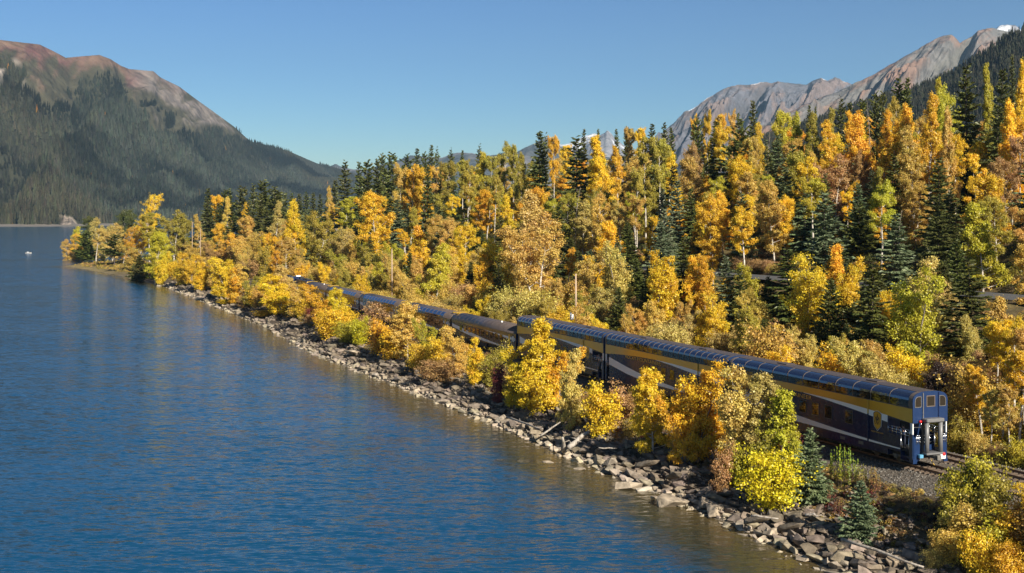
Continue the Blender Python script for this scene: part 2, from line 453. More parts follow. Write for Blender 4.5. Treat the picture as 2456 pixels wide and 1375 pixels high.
def col_grey(t, q, px, g, f2, Z):
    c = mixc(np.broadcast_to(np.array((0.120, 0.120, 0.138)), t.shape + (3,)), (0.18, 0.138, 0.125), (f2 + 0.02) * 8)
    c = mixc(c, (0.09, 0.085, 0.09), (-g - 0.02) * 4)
    c = mixc(c, (0.85, 0.87, 0.9), np.clip((-0.014 + g * 0.05 + f2 * 0.12 - np.abs(t)) / 0.012, 0, 1))
    c = mixc(c, (0.05, 0.055, 0.045), (t - 0.62 + g * 0.2) / 0.1)
    return c
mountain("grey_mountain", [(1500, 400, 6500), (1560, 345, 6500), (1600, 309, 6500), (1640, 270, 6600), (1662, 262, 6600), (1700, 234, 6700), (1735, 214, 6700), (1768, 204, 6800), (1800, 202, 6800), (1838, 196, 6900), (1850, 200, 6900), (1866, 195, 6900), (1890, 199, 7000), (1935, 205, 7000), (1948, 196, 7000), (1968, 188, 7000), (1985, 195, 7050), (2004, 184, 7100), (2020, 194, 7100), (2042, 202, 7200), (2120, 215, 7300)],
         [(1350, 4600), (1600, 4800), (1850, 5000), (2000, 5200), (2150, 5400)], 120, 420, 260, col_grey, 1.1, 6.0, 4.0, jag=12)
def col_brown(t, q, px, g, f2, Z):
    c = mixc(np.broadcast_to(np.array((0.142, 0.134, 0.128)), t.shape + (3,)), (0.215, 0.138, 0.105), (f2 + 0.02 + g * 0.2) * 7)
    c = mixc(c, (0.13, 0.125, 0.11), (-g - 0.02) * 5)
    c = mixc(c, (0.055, 0.060, 0.05), (t - np.interp(px, [1800, 2050, 2250, 2400], [0.35, 0.4, 0.6, 0.7]) + g * 0.4 + f2 * 0.4) / 0.1)
    return c
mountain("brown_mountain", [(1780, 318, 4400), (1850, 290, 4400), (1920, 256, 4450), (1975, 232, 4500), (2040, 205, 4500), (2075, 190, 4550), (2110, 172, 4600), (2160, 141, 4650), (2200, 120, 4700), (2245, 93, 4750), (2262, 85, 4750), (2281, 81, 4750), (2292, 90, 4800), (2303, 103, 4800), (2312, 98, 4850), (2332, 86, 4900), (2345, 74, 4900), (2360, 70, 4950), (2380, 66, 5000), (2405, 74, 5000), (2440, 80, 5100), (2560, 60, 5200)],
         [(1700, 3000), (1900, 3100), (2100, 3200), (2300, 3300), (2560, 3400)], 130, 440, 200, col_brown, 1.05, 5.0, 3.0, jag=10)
def col_snow(t, q, px, g, f2, Z):
    c = np.broadcast_to(np.array((0.66, 0.68, 0.72)), t.shape + (3,))
    return mixc(c, (0.16, 0.15, 0.16), np.clip((t - 0.06 + g * 0.6 + f2 * 0.7) / 0.06, 0, 1) * 0.85)
mountain("snow_peak", [(2330, 100, 8000), (2372, 84, 8000), (2390, 68, 8000), (2400, 61, 8000), (2418, 59, 8000), (2436, 60, 8000), (2446, 72, 8000), (2500, 90, 8000)], [(2300, 6800), (2500, 6800)], 40, 70, 120, col_snow, 1.0, 5.0, jag=20)
mountain("snow_peak", [(1335, 352, 10000), (1372, 340, 10000), (1390, 330, 10000), (1405, 327, 10000), (1422, 320, 10000), (1440, 323, 10000), (1456, 315, 10000), (1468, 322, 10000), (1482, 340, 10000), (1530, 370, 10000)], [(1320, 8500), (1540, 8500)], 40, 80, 130, col_snow, 1.0, 4.0, jag=30)
def col_blue(t, q, px, g, f2, Z):
    return mixc(np.broadcast_to(np.array((0.075, 0.080, 0.08)), t.shape + (3,)), (0.19, 0.17, 0.165), (f2 + g * 0.4) * 4)
mountain("distant_ridge", [(700, 430, 9500), (770, 410, 9500), (794, 399, 9500), (805, 393, 9500), (818, 400, 9500), (870, 410, 9300), (950, 384, 9200), (986, 371, 9200), (1012, 378, 9200), (1060, 379, 9200), (1092, 369, 9200), (1130, 367, 9100), (1170, 374, 9000), (1235, 368, 9000), (1262, 352, 9000), (1290, 338, 9000), (1313, 329, 9000), (1335, 340, 9000), (1350, 356, 9000), (1420, 372, 9000), (1540, 390, 9000)],
         [(650, 7000), (1000, 7000), (1600, 7000)], 40, 200, 130, col_blue, 1.05, 3.0, jag=22)
def col_dark(t, q, px, g, f2, Z):
    return mixc(np.broadcast_to(np.array((0.030, 0.034, 0.020)), t.shape + (3,)), (0.05, 0.045, 0.03), (f2 + 0.05) * 5)
MR = mountain("forested_ridge", [(1780, 366, 1900), (1900, 327, 1850), (2000, 293, 1820), (2100, 260, 1800), (2180, 238, 1780), (2230, 221, 1750), (2283, 200, 1700), (2336, 162, 1680), (2396, 121, 1650), (2456, 85, 1620), (2560, 36, 1600), (2700, -23, 1550)],
              [(1760, 1150), (2100, 1100), (2400, 1050), (2700, 1000)], 50, 120, 30, col_dark, 1.0, 8.0)

# ------------------------------------------------------------------ forest seen across the lake: conifers by the thousand, read as one mass
def tier_conifer(name, seed, tiers=6, n=7, mat=None):
    r = np.random.default_rng(seed); V = []; Fc = []
    for i in range(tiers):
        z0 = 0.06 + 0.86 * i / tiers; z1 = min(1.0, z0 + 0.36 * (1 - i / tiers) + 0.10)
        rad = 0.145 * (1 - i / tiers) ** 0.8 + 0.014
        b = len(V)
        V.append((r.normal(0, 0.004), r.normal(0, 0.004), z1))
        ph = r.random() * 6.28
        for k in range(2 * n):
            a = ph + math.pi * k / n
            rr = rad * (r.uniform(0.85, 1.25) if k % 2 == 0 else r.uniform(0.4, 0.6))
            V.append((rr * math.cos(a), rr * math.sin(a), z0 + r.normal(0, 0.012) + (0.02 if k % 2 else -0.02)))
        for k in range(2 * n):
            Fc.append((b, b + 1 + k, b + 1 + (k + 1) % (2 * n)))
    return np_mesh(name, np.array(V), np.array(Fc), mat, {"tint": ("FLOAT", "POINT", r.random(len(V)))})
far_leaf = leaf_mat("far_needles", 'INSTANCER', 0.0, 0.02, 0.12, 0.0)
far_src = []
for i in range(4):
    o = bpy.data.objects.new("far_conifer", tier_conifer("far_conifer", 50 + i, 6, 5, far_leaf)); far_src.append(o)
def scatter(name, P, scale, rot, tone, sources, kind="stuff"):
    """ground cover or a far wood as ONE object: points that carry size, turn and colour, instanced by geometry nodes"""
    me = np_mesh(name, np.zeros((0, 3)), np.zeros((0, 3), int))
    me.vertices.add(len(P)); me.vertices.foreach_set("co", np.ascontiguousarray(P, np.float32).ravel())
    for an, typ, key, arr in (("size", 'FLOAT_VECTOR', "vector", scale), ("turn", 'FLOAT_VECTOR', "vector", rot), ("tone", 'FLOAT_COLOR', "color", tone), ("pick", 'INT', "value", rng.integers(0, len(sources), len(P)))):
        a = me.attributes.new(an, typ, 'POINT')
        a.data.foreach_set(key, np.ascontiguousarray(arr, np.int32 if typ == 'INT' else np.float32).ravel())
    o = link_mesh(name, me)
    ng = bpy.data.node_groups.new(name, "GeometryNodeTree")
    ng.interface.new_socket("Geometry", in_out='INPUT', socket_type='NodeSocketGeometry')
    ng.interface.new_socket("Geometry", in_out='OUTPUT', socket_type='NodeSocketGeometry')
    n, l = ng.nodes, ng.links
    gi = n.new("NodeGroupInput"); go = n.new("NodeGroupOutput")
    iop = n.new("GeometryNodeInstanceOnPoints")
    j = n.new("GeometryNodeJoinGeometry")
    for s_ in reversed(sources):
        oi = n.new("GeometryNodeObjectInfo"); oi.inputs["Object"].default_value = s_; oi.inputs["As Instance"].default_value = True
        l.new(oi.outputs["Geometry"], j.inputs[0])
    l.new(j.outputs[0], iop.inputs["Instance"])
    iop.inputs["Pick Instance"].default_value = True
    def na(nm, typ):
        x = n.new("GeometryNodeInputNamedAttribute"); x.data_type = typ; x.inputs["Name"].default_value = nm; return x.outputs[0]
    l.new(na("size", 'FLOAT_VECTOR'), iop.inputs["Scale"])
    er = n.new("FunctionNodeEulerToRotation"); l.new(na("turn", 'FLOAT_VECTOR'), er.inputs[0]); l.new(er.outputs[0], iop.inputs["Rotation"])
    l.new(na("pick", 'INT'), iop.inputs["Instance Index"])
    l.new(gi.outputs[0], iop.inputs["Points"]); l.new(iop.outputs[0], go.inputs[0])
    md = o.modifiers.new("scatter", 'NODES'); md.node_group = ng
    o["kind"] = kind
    return o
def sample_surface(M, n, keep):
    X, Y, Z, TT, pxs, c = M
    nr, nc = X.shape
    r0 = 4
    i = np.arange(r0, nr - 1)[:, None]; j = np.arange(nc - 1)[None, :]
    du = np.hypot(X[r0 + 1:, :-1] - X[r0:-1, :-1], Y[r0 + 1:, :-1] - Y[r0:-1, :-1]); dv = np.hypot(X[r0:-1, 1:] - X[r0:-1, :-1], Y[r0:-1, 1:] - Y[r0:-1, :-1])
    w = (du * dv); w = w / w.sum()
    k = rng.choice(w.size, n, p=w.ravel())
    ii = k // (nc - 1) + r0; jj = k % (nc - 1)
    a = rng.random(n); b = rng.random(n)
    def bl(A): return (A[ii, jj] * (1 - a) + A[ii + 1, jj] * a) * (1 - b) + (A[ii, jj + 1] * (1 - a) + A[ii + 1, jj + 1] * a) * b
    P = np.stack([bl(X), bl(Y), bl(Z)], 1); tt = bl(TT); pp = bl(pxs)
    cc = np.stack([bl(c[..., q]) for q in range(3)], 1)
    m = keep(P, tt, pp, cc)
    return P[m], tt[m], pp[m], cc[m]
def needle_tones(n, base=(0.030, 0.040, 0.018), spread=0.3, autumn=0.006):
    t = np.array(base) * rng.uniform(1 - spread, 1 + spread, (n, 1)) * rng.uniform(0.9, 1.1, (n, 3))
    m = rng.random(n) < autumn
    t[m] = np.array((0.28, 0.15, 0.03)) * rng.uniform(0.6, 1.1, (m.sum(), 1))
    return rgba(t)
def chute(P, t, px):
    a = P[:, 0] * 0.8 - P[:, 1] * 0.45
    return fbm(a / 300.0 + t * 1.5, t * 1.1 + 4, 4)
P, tt, pp, cc = sample_surface(ML, 130000, lambda P, t, px, c: (c[:, 0] < 0.05) & (px > -250) & (px < 1000) & (P[:, 2] > 1) & (chute(P, t, px) + rng.normal(0, 0.03, len(t)) < 0.63 + 0.12 * t))
h = rng.uniform(17, 34, len(P)) * np.interp(tt, [0, 0.3, 1], [0.5, 0.75, 1.0]) * rng.choice([0.75, 1.0, 1.2], len(P))
w = h * rng.uniform(0.75, 1.15, len(P))
rz = np.zeros((len(P), 3)); rz[:, 2] = rng.random(len(P)) * 6.28
tn = needle_tones(len(P), (0.032, 0.036, 0.027), 0.40, 0.0008)
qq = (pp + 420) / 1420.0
spur_shade = fbm((tt - 0.47 * qq) * 9.0 + 3, qq * 5.0 + 11, 4) * 0.7 + fbm((tt - 0.47 * qq) * 26.0, qq * 16.0, 3) * 0.3  # relief shading of the spurs, put into the tree tones as diagonal bands
tn[:, :3] *= np.interp(spur_shade, [0.36, 0.48, 0.62], [0.42, 0.9, 1.5])[:, None] * mixc(np.ones((len(P), 3)), (1.12, 0.95, 0.78), (fbm(P[:, 0] / 500, P[:, 1] / 500, 3) - 0.4) * 4)
low = (tt > 0.93) & (rng.random(len(P)) < 0.06)
tn[low, :3] = np.array((0.30, 0.16, 0.03)) * rng.uniform(0.3, 0.75, (low.sum(), 1)); h[low] *= 0.5
P[:, 2] -= 0.5
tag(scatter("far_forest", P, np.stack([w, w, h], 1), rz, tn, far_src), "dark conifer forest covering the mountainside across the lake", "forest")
P, tt, pp, cc = sample_surface(MR, 26000, lambda P, t, px, c: (px > 1700) & (px < 2650))
h = rng.uniform(13, 24, len(P)); w = h * rng.uniform(0.7, 1.1, len(P))
rz = np.zeros((len(P), 3)); rz[:, 2] = rng.random(len(P)) * 6.28
tag(scatter("ridge_forest", P, np.stack([w, w, h], 1), rz, needle_tones(len(P), (0.040, 0.040, 0.028), 0.35, 0.0), far_src), "dark conifer forest on the ridge above the golden wood", "forest")
# a pale stony beach where the far forest meets the water
bx = np.linspace(-520, 900, 80); fx_ = np.interp(bx, [f[0] for f in footL], [f[1] for f in footL])
Vb = []
for i, (p_, y_) in enumerate(zip(bx, fx_)):
    for dy, z in ((-16, -0.6), (-8, 0.5), (4, 1.6), (40, 4.5)):
        yy = y_ + dy + 8 * math.sin(i * 0.9)
        Vb.append(((p_ - 1228) / F * yy, yy, z))
tag(link_mesh("far_beach", np_mesh("far_beach", np.array(Vb), grid_faces(80, 4), plain("beach_stone", (0.16, 0.135, 0.11), 0.95, var=0.35, scale=0.05), None, True)), kind="structure")

# ------------------------------------------------------------------ road on the bench above the track
asphalt = plain("asphalt", (0.085, 0.082, 0.08), 0.9, var=0.25, scale=1.5)
vv = np.arange(-40, 420, 4.0); Vr = []
for v in vv:
    for u in (42.0, 44.5, 47.0):
        X, Y = uv(u + 1.2 * math.sin(v * 0.03), v); Vr.append((X, Y, 12.9 + 0.05 * (u - 44) + 0.1))
tag(link_mesh("road", np_mesh("road", np.array(Vr), grid_faces(len(vv), 3), asphalt, None, True)), kind="structure")

# ------------------------------------------------------------------ the two tracks
rail_steel = plain("rail_steel", (0.16, 0.10, 0.07), 0.45, 0.6, 0.3, 8)
sleeper_wood = plain("sleeper_wood", (0.105, 0.072, 0.048), 0.9, 0, 0.35, 4)
def railway(uc, v0, v1, s0, s1, label):
    root = empty("railway_track", (*uv(uc, 0), 0)); root["kind"] = "structure"
    X0, Y0 = uv(uc, 0)
    for sgn in (-1, 1):
        m = MB(); g = sgn * 0.7525
        prof = [(-0.065, 0), (0.065, 0), (0.02, 0.04), (0.02, 0.12), (0.036, 0.135), (0.036, 0.17), (-0.036, 0.17), (-0.036, 0.135), (-0.02, 0.12), (-0.02, 0.04)]
        vs = []; 
        for v in (v0, v1):
            for du, dz in prof:
                x, y = uv(uc + g + du, v); vs.append((x - X0, y - Y0, RAIL - 0.17 + dz))
        k = len(prof)
        m.add(vs, [(i, (i + 1) % k, k + (i + 1) % k, k + i) for i in range(k)] + [tuple(range(k - 1, -1, -1)), tuple(range(k, 2 * k))])
        m.obj("rail", rail_steel, root)
    sm = MB().box(-1.3, 1.3, -0.11, 0.11, -0.14, 0.06).mesh("sleeper", sleeper_wood, bevel=0.01)
    for i, v in enumerate(np.arange(s0, s1, 0.54)):
        o = link_mesh("sleeper", sm, root)
        x, y = uv(uc, v)
        o.location = (x - X0, y - Y0, RAIL - 0.23 + random.uniform(-0.015, 0.015))
        o.rotation_euler = (0, 0, math.atan2(N2[1], N2[0]) + random.uniform(-0.02, 0.02))
    return root
railway(0.0, -60, 330, -24, 8, "")
railway(4.15, -60, 330, -24, 14, "")

# ------------------------------------------------------------------ loose stones of the ballast
def stone_cloud(n, P, size, colour, name, mat, flat=0.7):
    oct_v = np.array([(1, 0, 0), (-1, 0, 0), (0, 1, 0), (0, -1, 0), (0, 0, 1), (0, 0, -1)], float)
    oct_f = np.array([(0, 2, 4), (2, 1, 4), (1, 3, 4), (3, 0, 4), (2, 0, 5), (1, 2, 5), (3, 1, 5), (0, 3, 5)])
    V = oct_v[None] * rng.uniform(0.55, 1.0, (n, 6, 1))
    a = rng.random((n, 3)) * 6.28
    for ax in range(3):
        i, j = [(1, 2), (0, 2), (0, 1)][ax]
        cth = np.cos(a[:, ax])[:, None]; sth = np.sin(a[:, ax])[:, None]
        x, y = V[:, :, i].copy(), V[:, :, j].copy()
        V[:, :, i] = x * cth - y * sth; V[:, :, j] = x * sth + y * cth
    V[:, :, 2] *= flat
    V = V * size[:, None, None] + P[:, None, :]
    Fc = oct_f[None] + (np.arange(n) * 6)[:, None, None]
    cc = np.repeat(colour[:, None, :], 6, 1)
    return np_mesh(name, V.reshape(-1, 3), Fc.reshape(-1, 3), mat, {"col": ("FLOAT_COLOR", "POINT", rgba(cc))})
stone_mat = vcol_mat("stone", "col", 0.9, 3.0, 0.3, 0.5, 12.0, bdist=0.05)
n = 9000
v = rng.uniform(-26, 48, n); u = np.where(rng.random(n) < 0.6, rng.uniform(-3.8, -1.2, n), rng.uniform(-1.2, 7.8, n))
X, Y = uv(u, v); Z = ground(u, v) + 0.02
tone = np.array((0.16, 0.145, 0.125)) * rng.uniform(0.45, 1.7, (n, 1))
tag(link_mesh("ballast_gravel", stone_cloud(n, np.stack([X, Y, Z], 1), rng.uniform(0.05, 0.11, n), tone, "ballast_gravel", stone_mat)), "grey crushed stone ballast under and beside the tracks", "gravel", kind="stuff")
# ------------------------------------------------------------------ boulders of the rock bank
def rock_mesh(name, seed, flat, n=15):
    r = np.random.default_rng(seed)
    bm = bmesh.new()
    for i in range(n):
        p = r.normal(0, 1, 3); p /= np.abs(p).max() ** 0.75 * np.linalg.norm(p) ** 0.25
        p *= r.uniform(0.8, 1.0)
        bm.verts.new((p[0] * 0.62, p[1] * 0.42, p[2] * 0.42 * flat))
    ret = bmesh.ops.convex_hull(bm, input=bm.verts)
    for v in list(bm.verts):
        if not v.link_faces: bm.verts.remove(v)
    bmesh.ops.dissolve_limit(bm, angle_limit=0.22, verts=list(bm.verts), edges=list(bm.edges))
    bmesh.ops.bevel(bm, geom=list(bm.edges), offset=0.018, segments=1, affect='EDGES', clamp_overlap=True)
    me = bpy.data.meshes.new(name); bm.to_mesh(me); bm.free()
    return me
rock_m = vcol_mat("rock", "col", 0.92, 2.2, 0.4, 0.7, 7.0, src='OBJECT', bdist=0.06)
rock_v = vcol_mat("rock_pile", "col", 0.92, 2.2, 0.4, 0.7, 7.0, bdist=0.06)
rock_src = [rock_mesh("boulder", 100 + i, [0.75, 0.55, 0.9, 0.5, 0.65, 0.8, 0.45, 0.7, 0.6, 0.85][i], 13 + i % 5) for i in range(10)]
for m_ in rock_src: m_.materials.append(rock_m)
N = 19000
rv = np.concatenate([rng.uniform(-20, 60, 11500), rng.uniform(60, 150, 4900), rng.uniform(150, 345, N - 16400)])
band = np.where(rng.random(N) < 0.8, rng.uniform(-0.7, 5.4, N), rng.uniform(5.0, 8.0, N))
ru = shore_u(rv) + band
size = np.clip(rng.lognormal(-0.98, 0.58, N), 0.18, 1.3) * np.interp(band, [-0.7, 0.8, 5, 8], [0.85, 1.1, 0.9, 0.5]) * np.interp(rv, [100, 300], [1, 1.35])
# near rubble patch of small stones
patch = (np.abs(rv - 12) < 4) & (rng.random(N) < 0.6); size[patch] *= 0.5
# the biggest keep their place; smaller ones that would sit inside them move away
X, Y = uv(ru, rv); Z = ground(ru, rv)
order = np.argsort(-size)
keep = []; cell = {}
for i in order:
    k = (int(X[i] // 2), int(Y[i] // 2)); ok = True
    for a in (-1, 0, 1):
        for b in (-1, 0, 1):
            for j in cell.get((k[0] + a, k[1] + b), ()):
                if (X[i] - X[j]) ** 2 + (Y[i] - Y[j]) ** 2 < (0.36 * (size[i] + size[j])) ** 2 * 0.85: ok = False; break
            if not ok: break
        if not ok: break
    if ok: keep.append(i); cell.setdefault(k, []).append(i)
keep = np.array(keep)
px, py = project(X[keep], Y[keep], Z[keep])
vis = (px > -40) & (px < 2300) & (py < 1420)
keep = keep[vis]
app = size[keep] / Y[keep]
keep = keep[np.argsort(-app)]
def rock_tone(s):
    base = mixc(np.array([(0.19, 0.153, 0.117)]), (0.34, 0.285, 0.215), np.clip(1.25 - s, 0, 1))[0]
    return base * random.uniform(0.72, 1.3) * np.array((1, random.uniform(0.95, 1.03), random.uniform(0.88, 1.06)))
nb_ind = 270
ROCKS = []
SHAPE = ["chunky", "flat", "blocky", "slab", "angular", "chunky", "slab", "angular", "flat", "blocky"]
ROCK_SEC = [(2020, "below the tail coach"), (1880, "below the little blue spruce"), (1760, "below the bright yellow bush"), (1600, "below the pale birch"), (1460, "below the fullest golden birches"), (1330, "below the rounded golden birch"), (1180, "below the third coach"), (1000, "below the smooth brown coach"), (-99, "below the low coaches")]
V_all, F_all, C_all = [], [], []; base_i = 0
def rock_matrix(x, y, z, s, band_):
    sx = s * random.uniform(0.9, 1.35); sy = s * random.uniform(0.8, 1.15); sz = s * random.uniform(0.75, 1.1)
    slope = Matrix.Rotation(math.radians(random.gauss(14, 10)), 4, Vector((T[0], T[1], 0)))
    loc = Vector((x, y, z + 0.12 * s - (0.1 if band_ < 0.2 else 0)))
    return Matrix.Translation(loc) @ slope @ Euler((random.gauss(0, 0.22), random.gauss(0, 0.22), random.random() * 6.28)).to_matrix().to_4x4() @ Matrix.Diagonal((sx, sy, sz, 1))
for q, i in enumerate(keep):
    M = rock_matrix(X[i], Y[i], Z[i], size[i], band[i]); c_ = rock_tone(band[i]); me = rock_src[int(rng.integers(10))]
    if q < nb_ind:
        o = link_mesh("boulder", me); o.matrix_world = M; o.color = (*c_, 1)
        pxr = project(X[i], Y[i], Z[i])[0]; sec = next(s for a, s in ROCK_SEC if pxr > a)
        hgt = "at the waterline" if band[i] < 1.0 else ("midway up the bank" if band[i] < 3.2 else "high on the bank")
        col_ = "pale tan" if c_[0] > 0.25 else ("dark grey" if c_[0] < 0.16 else "grey brown")
        ROCKS.append((o, f"{col_} {SHAPE[rock_src.index(me)]} boulder {hgt} {sec}", size[i]))
    else:
        vs = np.array([M @ v.co for v in me.vertices])
        for p in me.polygons:
            ids = list(p.vertices)
            for k in range(1, len(ids) - 1): F_all.append((base_i + ids[0], base_i + ids[k], base_i + ids[k + 1]))
        V_all.append(vs); C_all.append(np.repeat(c_[None], len(vs), 0)); base_i += len(vs)
tag(link_mesh("rubble", np_mesh("rubble", np.concatenate(V_all), np.array(F_all), rock_v, {"col": ("FLOAT_COLOR", "POINT", rgba(np.concatenate(C_all)))})), "smaller rocks filling the bank between the boulders", "rubble", kind="stuff")
by_lab = {}
for o, lb, s_ in ROCKS: by_lab.setdefault(lb, []).append((s_, o))
for lb, ls in by_lab.items():
    ls.sort(key=lambda x: -x[0])
    for q, (s_, o) in enumerate(ls):
        tag(o, lb if len(ls) == 1 else (("largest " if q == 0 else "smallest " if q == len(ls) - 1 else "middle sized ") + lb), "boulder", "boulders of the rock bank")
# stones that stand out, each at its own spot in or by the water
def on_water(px, py, z=0.0):
    Yw = (HC - z) * F / (py - HY); return (px - 1228) / F * Yw, Yw
for (px_, py_, s_, zz, k_, lab) in [
    (1511, 1172, 1.9, 0.0, 5, "rounded pale boulder standing alone in the shallows off the bank"),
    (1611, 1212, 2.2, 0.05, 2, "large wedge shaped pale boulder at the waterline below the golden birches"),
    (1711, 1232, 2.0, 0.1, 7, "blocky light faced boulder at the waterline left of the bright yellow bush"),
    (1927, 1345, 0.95, 0.0, 0, "small knobbly pale rock in the water by the near bank"),
    (1390, 1126, 0.9, -0.12, 4, "pale stone barely breaking the surface off the bank"),
    (1316, 1108, 1.1, -0.16, 8, "dull half sunken rock farthest out in the shallows"),
    (997, 942, 1.7, 0.0, 5, "pale pointed boulder in the water off the far stretch of bank"),
    (1860, 1287, 1.5, 0.15, 9, "striped slab sided boulder at the water below the yellow bush"),
    (1570, 1195, 0.8, -0.05, 3, "low flat stone in the shallows beside the large wedge boulder"),
    (843, 847, 2.2, 1.4, 6, "pale upright block of rock standing up from the far bank")]:
    x, y = on_water(px_, py_, max(0, zz))
    o = link_mesh("boulder", rock_src[k_]); o.color = (0.36, 0.29, 0.21, 1)
    o.matrix_world = Matrix.Translation((x, y, zz + 0.1 * s_)) @ Matrix.Rotation(random.random() * 6, 4, 'Z') @ Matrix.Diagonal((s_ * 1.1, s_, s_ * 0.85, 1))
    tag(o, lab, "boulder")
for (px_, py_, z0, s_, lab) in [(1550, 1112, 1.6, 2.3, "long flat topped slab tilted on the upper bank under the golden birches"), (1618, 1140, 1.5, 2.4, "long layered slab leaning across the bank above the stony patch"),
                                (1815, 1245, 1.2, 2.2, "broad grey slab below the bright yellow bush"), (1895, 1262, 1.0, 2.0, "long sloping slab pointing down to the water")]:
    x, y = on_water(px_, py_, z0)
    o = link_mesh("boulder", rock_src[6]); o.color = (0.2, 0.16, 0.115, 1)
    o.matrix_world = Matrix.Translation((x, y, z0)) @ Matrix.Rotation(math.radians(115 + random.uniform(-25, 25)), 4, 'Z') @ Euler((0.1, 0.35, 0)).to_matrix().to_4x4() @ Matrix.Diagonal((s_, s_ * 0.75, s_ * 0.7, 1))
    tag(o, lab, "boulder")

# ------------------------------------------------------------------ driftwood and dead poles on the bank
drift = bark_mat("driftwood", (0.22, 0.18, 0.14), (0.42, 0.37, 0.31), 5, 0.3)
def log(a, b, za, zb, r, lab, cat="log", name="driftwood_log"):
    xa, ya = on_water(*a, za); xb, yb = on_water(*b, zb)
    A = Vector((xa, ya, za)); B = Vector((xb, yb, zb)); pts = [A.lerp(B, t) + Vector((random.gauss(0, 0.05), 0, random.gauss(0, 0.04))) for t in (0, .2, .4, .6, .8, 1)]
    root = empty(name, A)
    m = MB().tube([p - A for p in pts], [r, r * 0.98, r * .92, r * .85, r * .72, r * .5], 8)
    m.obj("trunk", drift, root, True)
    for k in range(3):
        p = pts[1 + k] - A; d = Vector((random.gauss(0, 1), random.gauss(0, 1), random.uniform(0.2, 1))).normalized()
        MB().tube([p, p + d * r * 3.2], [r * .32, r * .1], 5).obj("branch_stub", drift, root, True)
    tag(root, lab, cat)
log((2022, 1292), (2215, 1360), 1.7, 1.3, 0.11, "long thin grey dead pole lying across the near rocks")
log((1361, 1074), (1409, 1038), 0.9, 2.2, 0.26, "stout pale log leaning down the bank with its cut end up")
log((1352, 1082), (1350, 1050), 0.4, 1.9, 0.2, "upright grey stump standing at the water's edge", "stump", "tree_stump")
log((1438, 1075), (1478, 1076), 1.6, 1.6, 0.06, "thin white bleached stick lying level on the rocks", "stick", "driftwood_stick")
log((1800, 1236), (1868, 1246), 1.7, 1.6, 0.08, "grey stick resting on rocks under the bright yellow bush", "stick", "driftwood_stick")
log((1931, 1235), (1968, 1236), 2.0, 2.1, 0.09, "short bleached log on the bank left of the little blue spruce")
log((1215, 1000), (1300, 1030), 1.2, 1.6, 0.12, "tangled grey dead branch at the bank's edge", "branch", "dead_branch")
log((1296, 1045), (1345, 1012), 1.0, 2.3, 0.10, "pair of crossed dead poles leaning on the bank", "branch", "dead_branch")
# ------------------------------------------------------------------ the train
navy = plain("navy_paint", (0.010, 0.019, 0.060), 0.26, 0.0, 0.1, 1.5, 0.28, 0.0)
blue_end = plain("blue_paint", (0.0085, 0.027, 0.085), 0.35, 0.0, 0.12, 2.0, 0.5, 0.2)
gold = plain("gold_paint", (0.50, 0.30, 0.035), 0.32, 0.45, 0.1, 1.2, 0.5, 0.2)
gold_line = plain("gold_lettering", (0.62, 0.38, 0.07), 0.4, 0.2)
white = plain("white_paint", (0.82, 0.80, 0.77), 0.4, 0, 0.04)
bronze = plain("bronze_roof", (0.115, 0.088, 0.076), 0.42, 0.25, 0.2, 0.8)
brown = plain("brown_paint", (0.055, 0.035, 0.026), 0.3, 0.2, 0.12, 1.2, 0.5, 0.3)
frame_m = plain("window_frame_metal", (0.13, 0.10, 0.08), 0.6, 0.1)
under = plain("underframe_black", (0.018, 0.018, 0.02), 0.7, 0.1, 0.3, 2)
wheel_m = plain("wheel_steel", (0.10, 0.085, 0.07), 0.55, 0.6, 0.3, 4)
truck_m = plain("bogie_grey", (0.16, 0.145, 0.125), 0.7, 0.1, 0.35, 3)
chrome = plain("polished_steel", (0.62, 0.62, 0.63), 0.22, 0.9, 0.05)
rubber = plain("grey_rubber", (0.16, 0.155, 0.15), 0.45, 0.1, 0.2, 3)
seat_m = plain("seat_cloth", (0.33, 0.29, 0.2), 0.8)
red_m = plain("red_lens", (0.55, 0.02, 0.02), 0.2)
yellow_m = plain("yellow_paint", (0.72, 0.46, 0.08), 0.4)
teal_m = plain("blue_hose", (0.10, 0.30, 0.45), 0.5)
def glass(name, col, metal, rough):
    m, n, l, p = new_mat(name)
    p.inputs["Base Color"].default_value = (*col, 1); p.inputs["Metallic"].default_value = metal; p.inputs["Roughness"].default_value = rough
    p.inputs["IOR"].default_value = 1.55
    return m
tint_glass = glass("tinted_glass", (0.075, 0.11, 0.19), 0.75, 0.05)
dark_glass = glass("dark_glass", (0.045, 0.036, 0.026), 0.45, 0.05)
CANG = math.atan2(T[1], T[0])
def car_root(name, v0, lab, group="coaches of the train"):
    X, Y = uv(0, v0)
    r = empty(name, (X, Y, RAIL), CANG)
    return tag(r, lab, "train car", group)
ARC = [(1.545, 4.30), (1.55, 4.86), (1.52, 5.04), (1.42, 5.20), (1.24, 5.33), (1.02, 5.41), (0.78, 5.455)]
def arc_out(k, pts): return [(y + (0 if i == len(pts) - 1 else k * (1 if y > 1.5 else 0.7)), z + (k if y < 1.5 else 0)) for i, (y, z) in enumerate(pts)]
